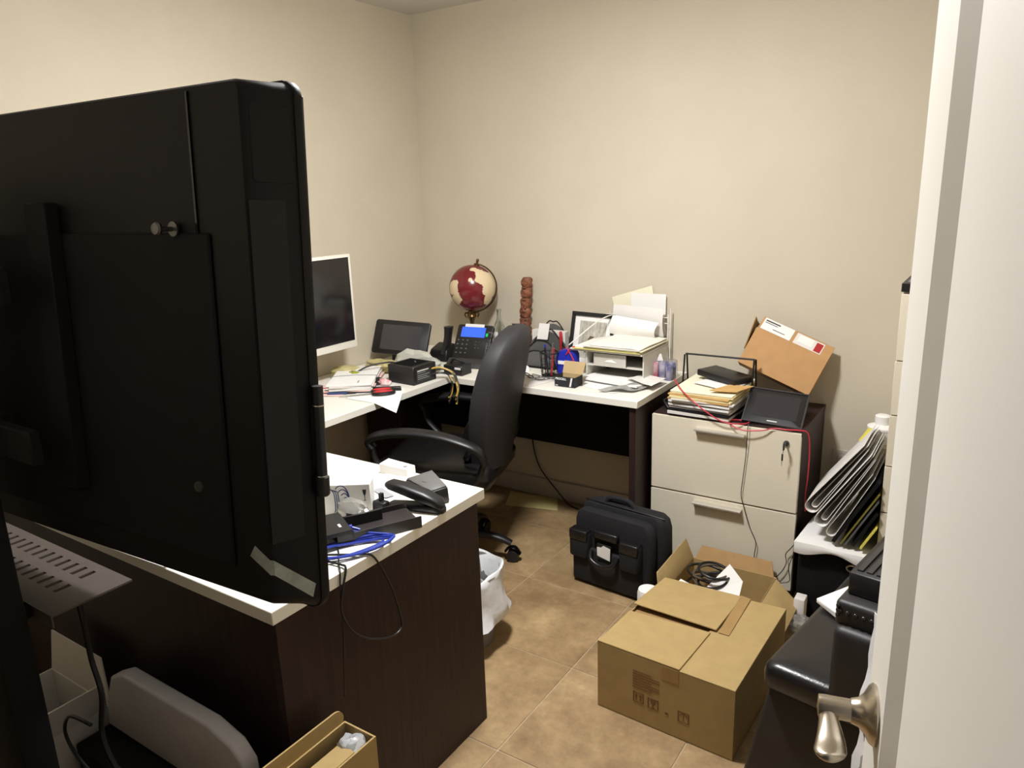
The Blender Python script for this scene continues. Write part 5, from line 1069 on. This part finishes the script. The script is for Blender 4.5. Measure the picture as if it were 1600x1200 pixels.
B().sphere((2.374, -0.448, 1.288), 0.011, 12, 8).obj('knob', mat('pinkish', (224, 200, 184), 0.5), t)
t = thing('black_case', 'black cube-shaped case with ring pull on the floor under the papers', 'case', (2.2, -0.38, 0))
B().box(2.080, 2.322, -0.50, -0.26, 0, 0.30, 0.006, 2).obj('body', BLACKM, t)
B().tube([(2.262 + 0.018 * math.cos(2 * PI * k / 20), -0.506, 0.235 + 0.012 * math.sin(2 * PI * k / 20)) for k in range(21)], 0.0035, 8, 1).obj('ring_pull', SILVER, t)
paper('paper_sheet', [(2.068, -0.53), (2.322, -0.545), (2.325, -0.30), (2.085, -0.28)], 0.301, PAPER, 'white sheets draped over the black cube-shaped case', 101, 0.006, 0.004)
b = B().grid(lambda u, v: (2.07 + 0.253 * u, -0.53 - 0.016 * u - 0.003 * math.sin(PI * v), 0.305 - (0.03 + 0.014 * math.sin(u * 7 + 1)) * v), 14, 4, 0.001)
one('paper_fringe', b, PAPER, 'white paper edge folded down over the front of the black case', 'paper')
def folded(x0, z0, x1, z1, r, y0, y1, m, label, lift=0.0, tk=0.0012):
    d = Vector((x1 - x0, z1 - z0)); ln = d.length; d.normalize(); nv = Vector((-d.y, d.x))
    prof = []
    for k in range(9): s_ = 1 - k / 8.0; prof.append(Vector((x0, z0)) + d * (ln * s_) + nv * (r * (0.4 + 0.6 * (1 - s_))))
    for k in range(1, 10): a = PI / 2 + PI * k / 10; prof.append(Vector((x0, z0)) + d * (r * math.cos(a)) + nv * (r * math.sin(a)))
    for k in range(9): s_ = k / 8.0; prof.append(Vector((x0, z0)) + d * (ln * s_ * 0.97) - nv * (r * (0.4 + 0.6 * (1 - s_))))
    n_ = len(prof) - 1
    def fn(u, v):
        q = u * n_; i = min(n_ - 1, int(q)); f = q - i; p = prof[i] * (1 - f) + prof[i + 1] * f
        return (p.x, y0 + (y1 - y0) * v, p.y)
    return one('folded_drawing', B().grid(fn, n_, 2, tk), m, label, 'paper', 'folded papers leaning on the drawer tower')
folded(2.122, 0.440, 2.278, 0.68, 0.010, -0.49, -0.24, PAPERW, 'inner sheet nested inside the leftmost folded drawing')
folded(2.114, 0.435, 2.272, 0.68, 0.0225, -0.50, -0.24, PAPERW, 'leftmost folded white drawing leaning on the drawer tower')
folded(2.160, 0.408, 2.300, 0.655, 0.010, -0.51, -0.25, PAPERW, 'inner sheet nested inside the rounded white drawing')
folded(2.152, 0.398, 2.298, 0.655, 0.0225, -0.52, -0.25, PAPER, 'second folded white drawing with a rounded fold')
folded(2.186, 0.362, 2.304, 0.59, 0.015, -0.52, -0.25, PAPERW, 'third folded drawing lying below the rounded one')
def board(x0, z0, x1, z1, y0, y1, tk, m, name, label, cat):
    d = Vector((x1 - x0, z1 - z0)).normalized(); n_ = Vector((-d.y, d.x)) * tk
    return one(name, B().prism([(x0, z0), (x1, z1), (x1 + n_.x, z1 + n_.y), (x0 + n_.x, z0 + n_.y)], y0, y1, 'y'), m, label, cat, 'folded papers leaning on the drawer tower')
board(2.20, 0.325, 2.324, 0.565, -0.52, -0.26, 0.012, BLACKM, 'dark_folder', 'wide black folder leaning under the white drawings', 'folder')
board(2.222, 0.325, 2.326, 0.525, -0.52, -0.26, 0.005, mat('olive_folder', (120, 110, 40), 0.8), 'olive_folder', 'dark olive folder leaning between black folders', 'folder')
board(2.236, 0.325, 2.326, 0.500, -0.52, -0.26, 0.006, MGREY, 'grey_folder', 'grey folder leaning in front of the olive one', 'folder')
board(2.262, 0.325, 2.327, 0.455, -0.52, -0.26, 0.010, BLACKM, 'dark_folder', 'short black folder low against the drawer tower', 'folder')
board(2.286, 0.325, 2.328, 0.408, -0.53, -0.28, 0.006, YELLOW, 'yellow_folder', 'yellow folder lowest against the drawer tower', 'folder')
board(2.228, 0.615, 2.258, 0.668, -0.262, -0.258, 0.018, YELLOW, 'yellow_note', 'yellow sheet poking out above the leaning drawings', 'paper')
one('beige_carton', B().box(2.225, 2.325, -0.24, -0.10, 0.0, 0.600, 0.002, 1), mat('beige_card', (196, 180, 156), 0.85, var=0.04), 'tall beige carton behind the leaning drawings', 'carton')
t = thing('white_jar', 'white plastic jar with stepped lid on the beige carton', 'jar', (2.275, -0.17, 0.600))
B().lathe([(0, 0), (0.045, 0), (0.048, 0.004), (0.048, 0.05), (0.05, 0.052), (0.05, 0.06), (0, 0.06)], 28, c=(2.275, -0.17, 0.600)).obj('tub', PAPER, t)
B().lathe([(0.05, 0.06), (0.03, 0.068), (0.026, 0.07), (0.026, 0.10), (0.02, 0.104), (0, 0.104)], 28, c=(2.275, -0.17, 0.600)).obj('lid', PAPER, t)

PV = Vector((2.221, -1.486, 0)); SR = math.radians(-10)
MSo = Matrix.Translation(PV) @ Matrix.Rotation(SR, 4, 'Z') @ Matrix.Translation(-PV)
def so(b, name, m, p, sm=60): b.bm.transform(MSo); return b.obj(name, m, p, smooth=sm)
t = thing('leather_sofa', 'black leather sofa end with glossy padded arm beside the door', 'sofa', (2.55, -1.15, 0), (0, 0, SR))
so(B().hexa([(2.155, -1.484, 0.01), (2.78, -1.484, 0.01), (2.78, -0.78, 0.01), (2.165, -0.78, 0.01)], [(2.224, -1.470, 0.375), (2.78, -1.470, 0.375), (2.78, -0.78, 0.375), (2.224, -0.78, 0.375)], 0.012, 3), 'base', LEATHM, t)
def cushion(x0, x1, y0, y1, z0, z1, r):
    rs = []; cx, cy = (x0 + x1) / 2, (y0 + y1) / 2; hx, hy = (x1 - x0) / 2, (y1 - y0) / 2
    for f, s_ in ((0, 0.010), (0.12, 0.0), (0.55, -0.002), (0.78, 0.001), (0.90, 0.007), (0.97, 0.018), (1.03, 0.045), (1.06, 0.085)):
        rs.append([(cx + a, cy + b_, z0 + (z1 - z0) * f) for a, b_ in rrect(hx - s_, hy - s_, max(0.012, r - s_ * 0.3), 6)])
    return B().loft(rs)
so(cushion(2.214, 2.42, -1.492, -0.90, 0.375, 0.446, 0.026), 'arm_pad', LEATH, t, 70)
so(B().box(2.366, 2.75, -1.500, -1.06, 0.376, 0.606, 0.020, 4), 'seat_back', LEATHM, t)
so(B().box(2.362, 2.75, -1.478, -1.06, 0.598, 0.660, 0.012, 3), 'stud_band', LEATHM, t)
SM = mat('black_stud', (34, 32, 32), 0.12)
for k in range(14): so(B().sphere((2.374 + 0.0165 * k, -1.4785, 0.636), 0.0058, 10, 8), 'stud', SM, t)
for k in range(3): so(B().sphere((2.370, -1.4785, 0.622 - 0.011 * k + 0.026), 0.0048, 10, 8), 'stud', SM, t)
so(B().box(2.42, 2.76, -1.06, -0.79, 0.376, 0.44, 0.02, 3), 'seat_cushion', LEATH, t)
gx0, gx1, gy0, gy1, gz = 2.374, 2.65, -1.440, -1.12, 0.660
t = thing('grille_device', 'black slotted-top electronic box resting on the sofa', 'device', (2.5, -1.3, gz), (0, 0, SR))
so(B().box(gx0, gx1, gy0, gy1, gz, gz + 0.054, 0.003, 1), 'case', BLACK, t)
for k in range(13): so(B().box(gx0 + 0.012 + 0.0195 * k, gx0 + 0.023 + 0.0195 * k, gy0 + 0.015, gy1 - 0.015, gz + 0.054, gz + 0.0575), 'slat', DGREY, t, 0)
one('white_booklet', B().hexa([(2.268, -1.175, 0.4535), (2.345, -1.245, 0.4535), (2.392, -1.13, 0.4535), (2.337, -1.05, 0.4535)], [(2.268, -1.175, 0.466), (2.345, -1.245, 0.469), (2.392, -1.13, 0.469), (2.337, -1.05, 0.466)], 0.001, 1), PAPER, 'white booklet lying on the glossy sofa arm', 'booklet')
def bagside(u, v):
    z = 0.02 + 0.72 * v
    x = 2.425 + 0.03 * v + 0.012 * noise.noise(Vector((v * 9, u * 3, 1))) + 0.20 * u
    return (x, -1.66 - 0.06 * math.sin(PI * min(1, u * 1.4)) + 0.008 * noise.noise(Vector((v * 6, u * 6, 5))), z)
bg = one('printed_paper_bag', B().grid(bagside, 12, 24, 0.0012), mat('bag_print', (232, 232, 234), 0.6, var=0.02, bump=0.3, bscale=20), 'white printed paper bag standing between sofa and door', 'bag')
for k, (u0, u1, v0, v1, m) in enumerate(((0.05, 0.11, 0.78, 0.90, GREYINK), (0.04, 0.10, 0.62, 0.72, BLUEINK), (0.07, 0.12, 0.50, 0.58, GREYINK), (0.03, 0.08, 0.36, 0.47, BLUEINK), (0.06, 0.13, 0.2, 0.3, GREYINK))):
    B().grid(lambda u, v: tuple(Vector(bagside(u0 + (u1 - u0) * (u * 0.6 + 0.4 * abs(math.sin(v * 5 + k))), v0 + (v1 - v0) * v)) + Vector((-0.0008, -0.0022, 0))), 2, 8, 0.0004).obj('printed_mark', m, bg)

one('paper_strip', B().grid(lambda u, v: (0.89 + 0.20 * u, -2.245 - 0.048 * v * (1 - 0.6 * u), T + 0.0015 + 0.020 * v * (1 - 0.8 * u) + 0.004 * math.sin(PI * v)), 12, 6, 0.0008), PAPER, 'curled white paper strip overhanging the near desk edge below the big display', 'paper')
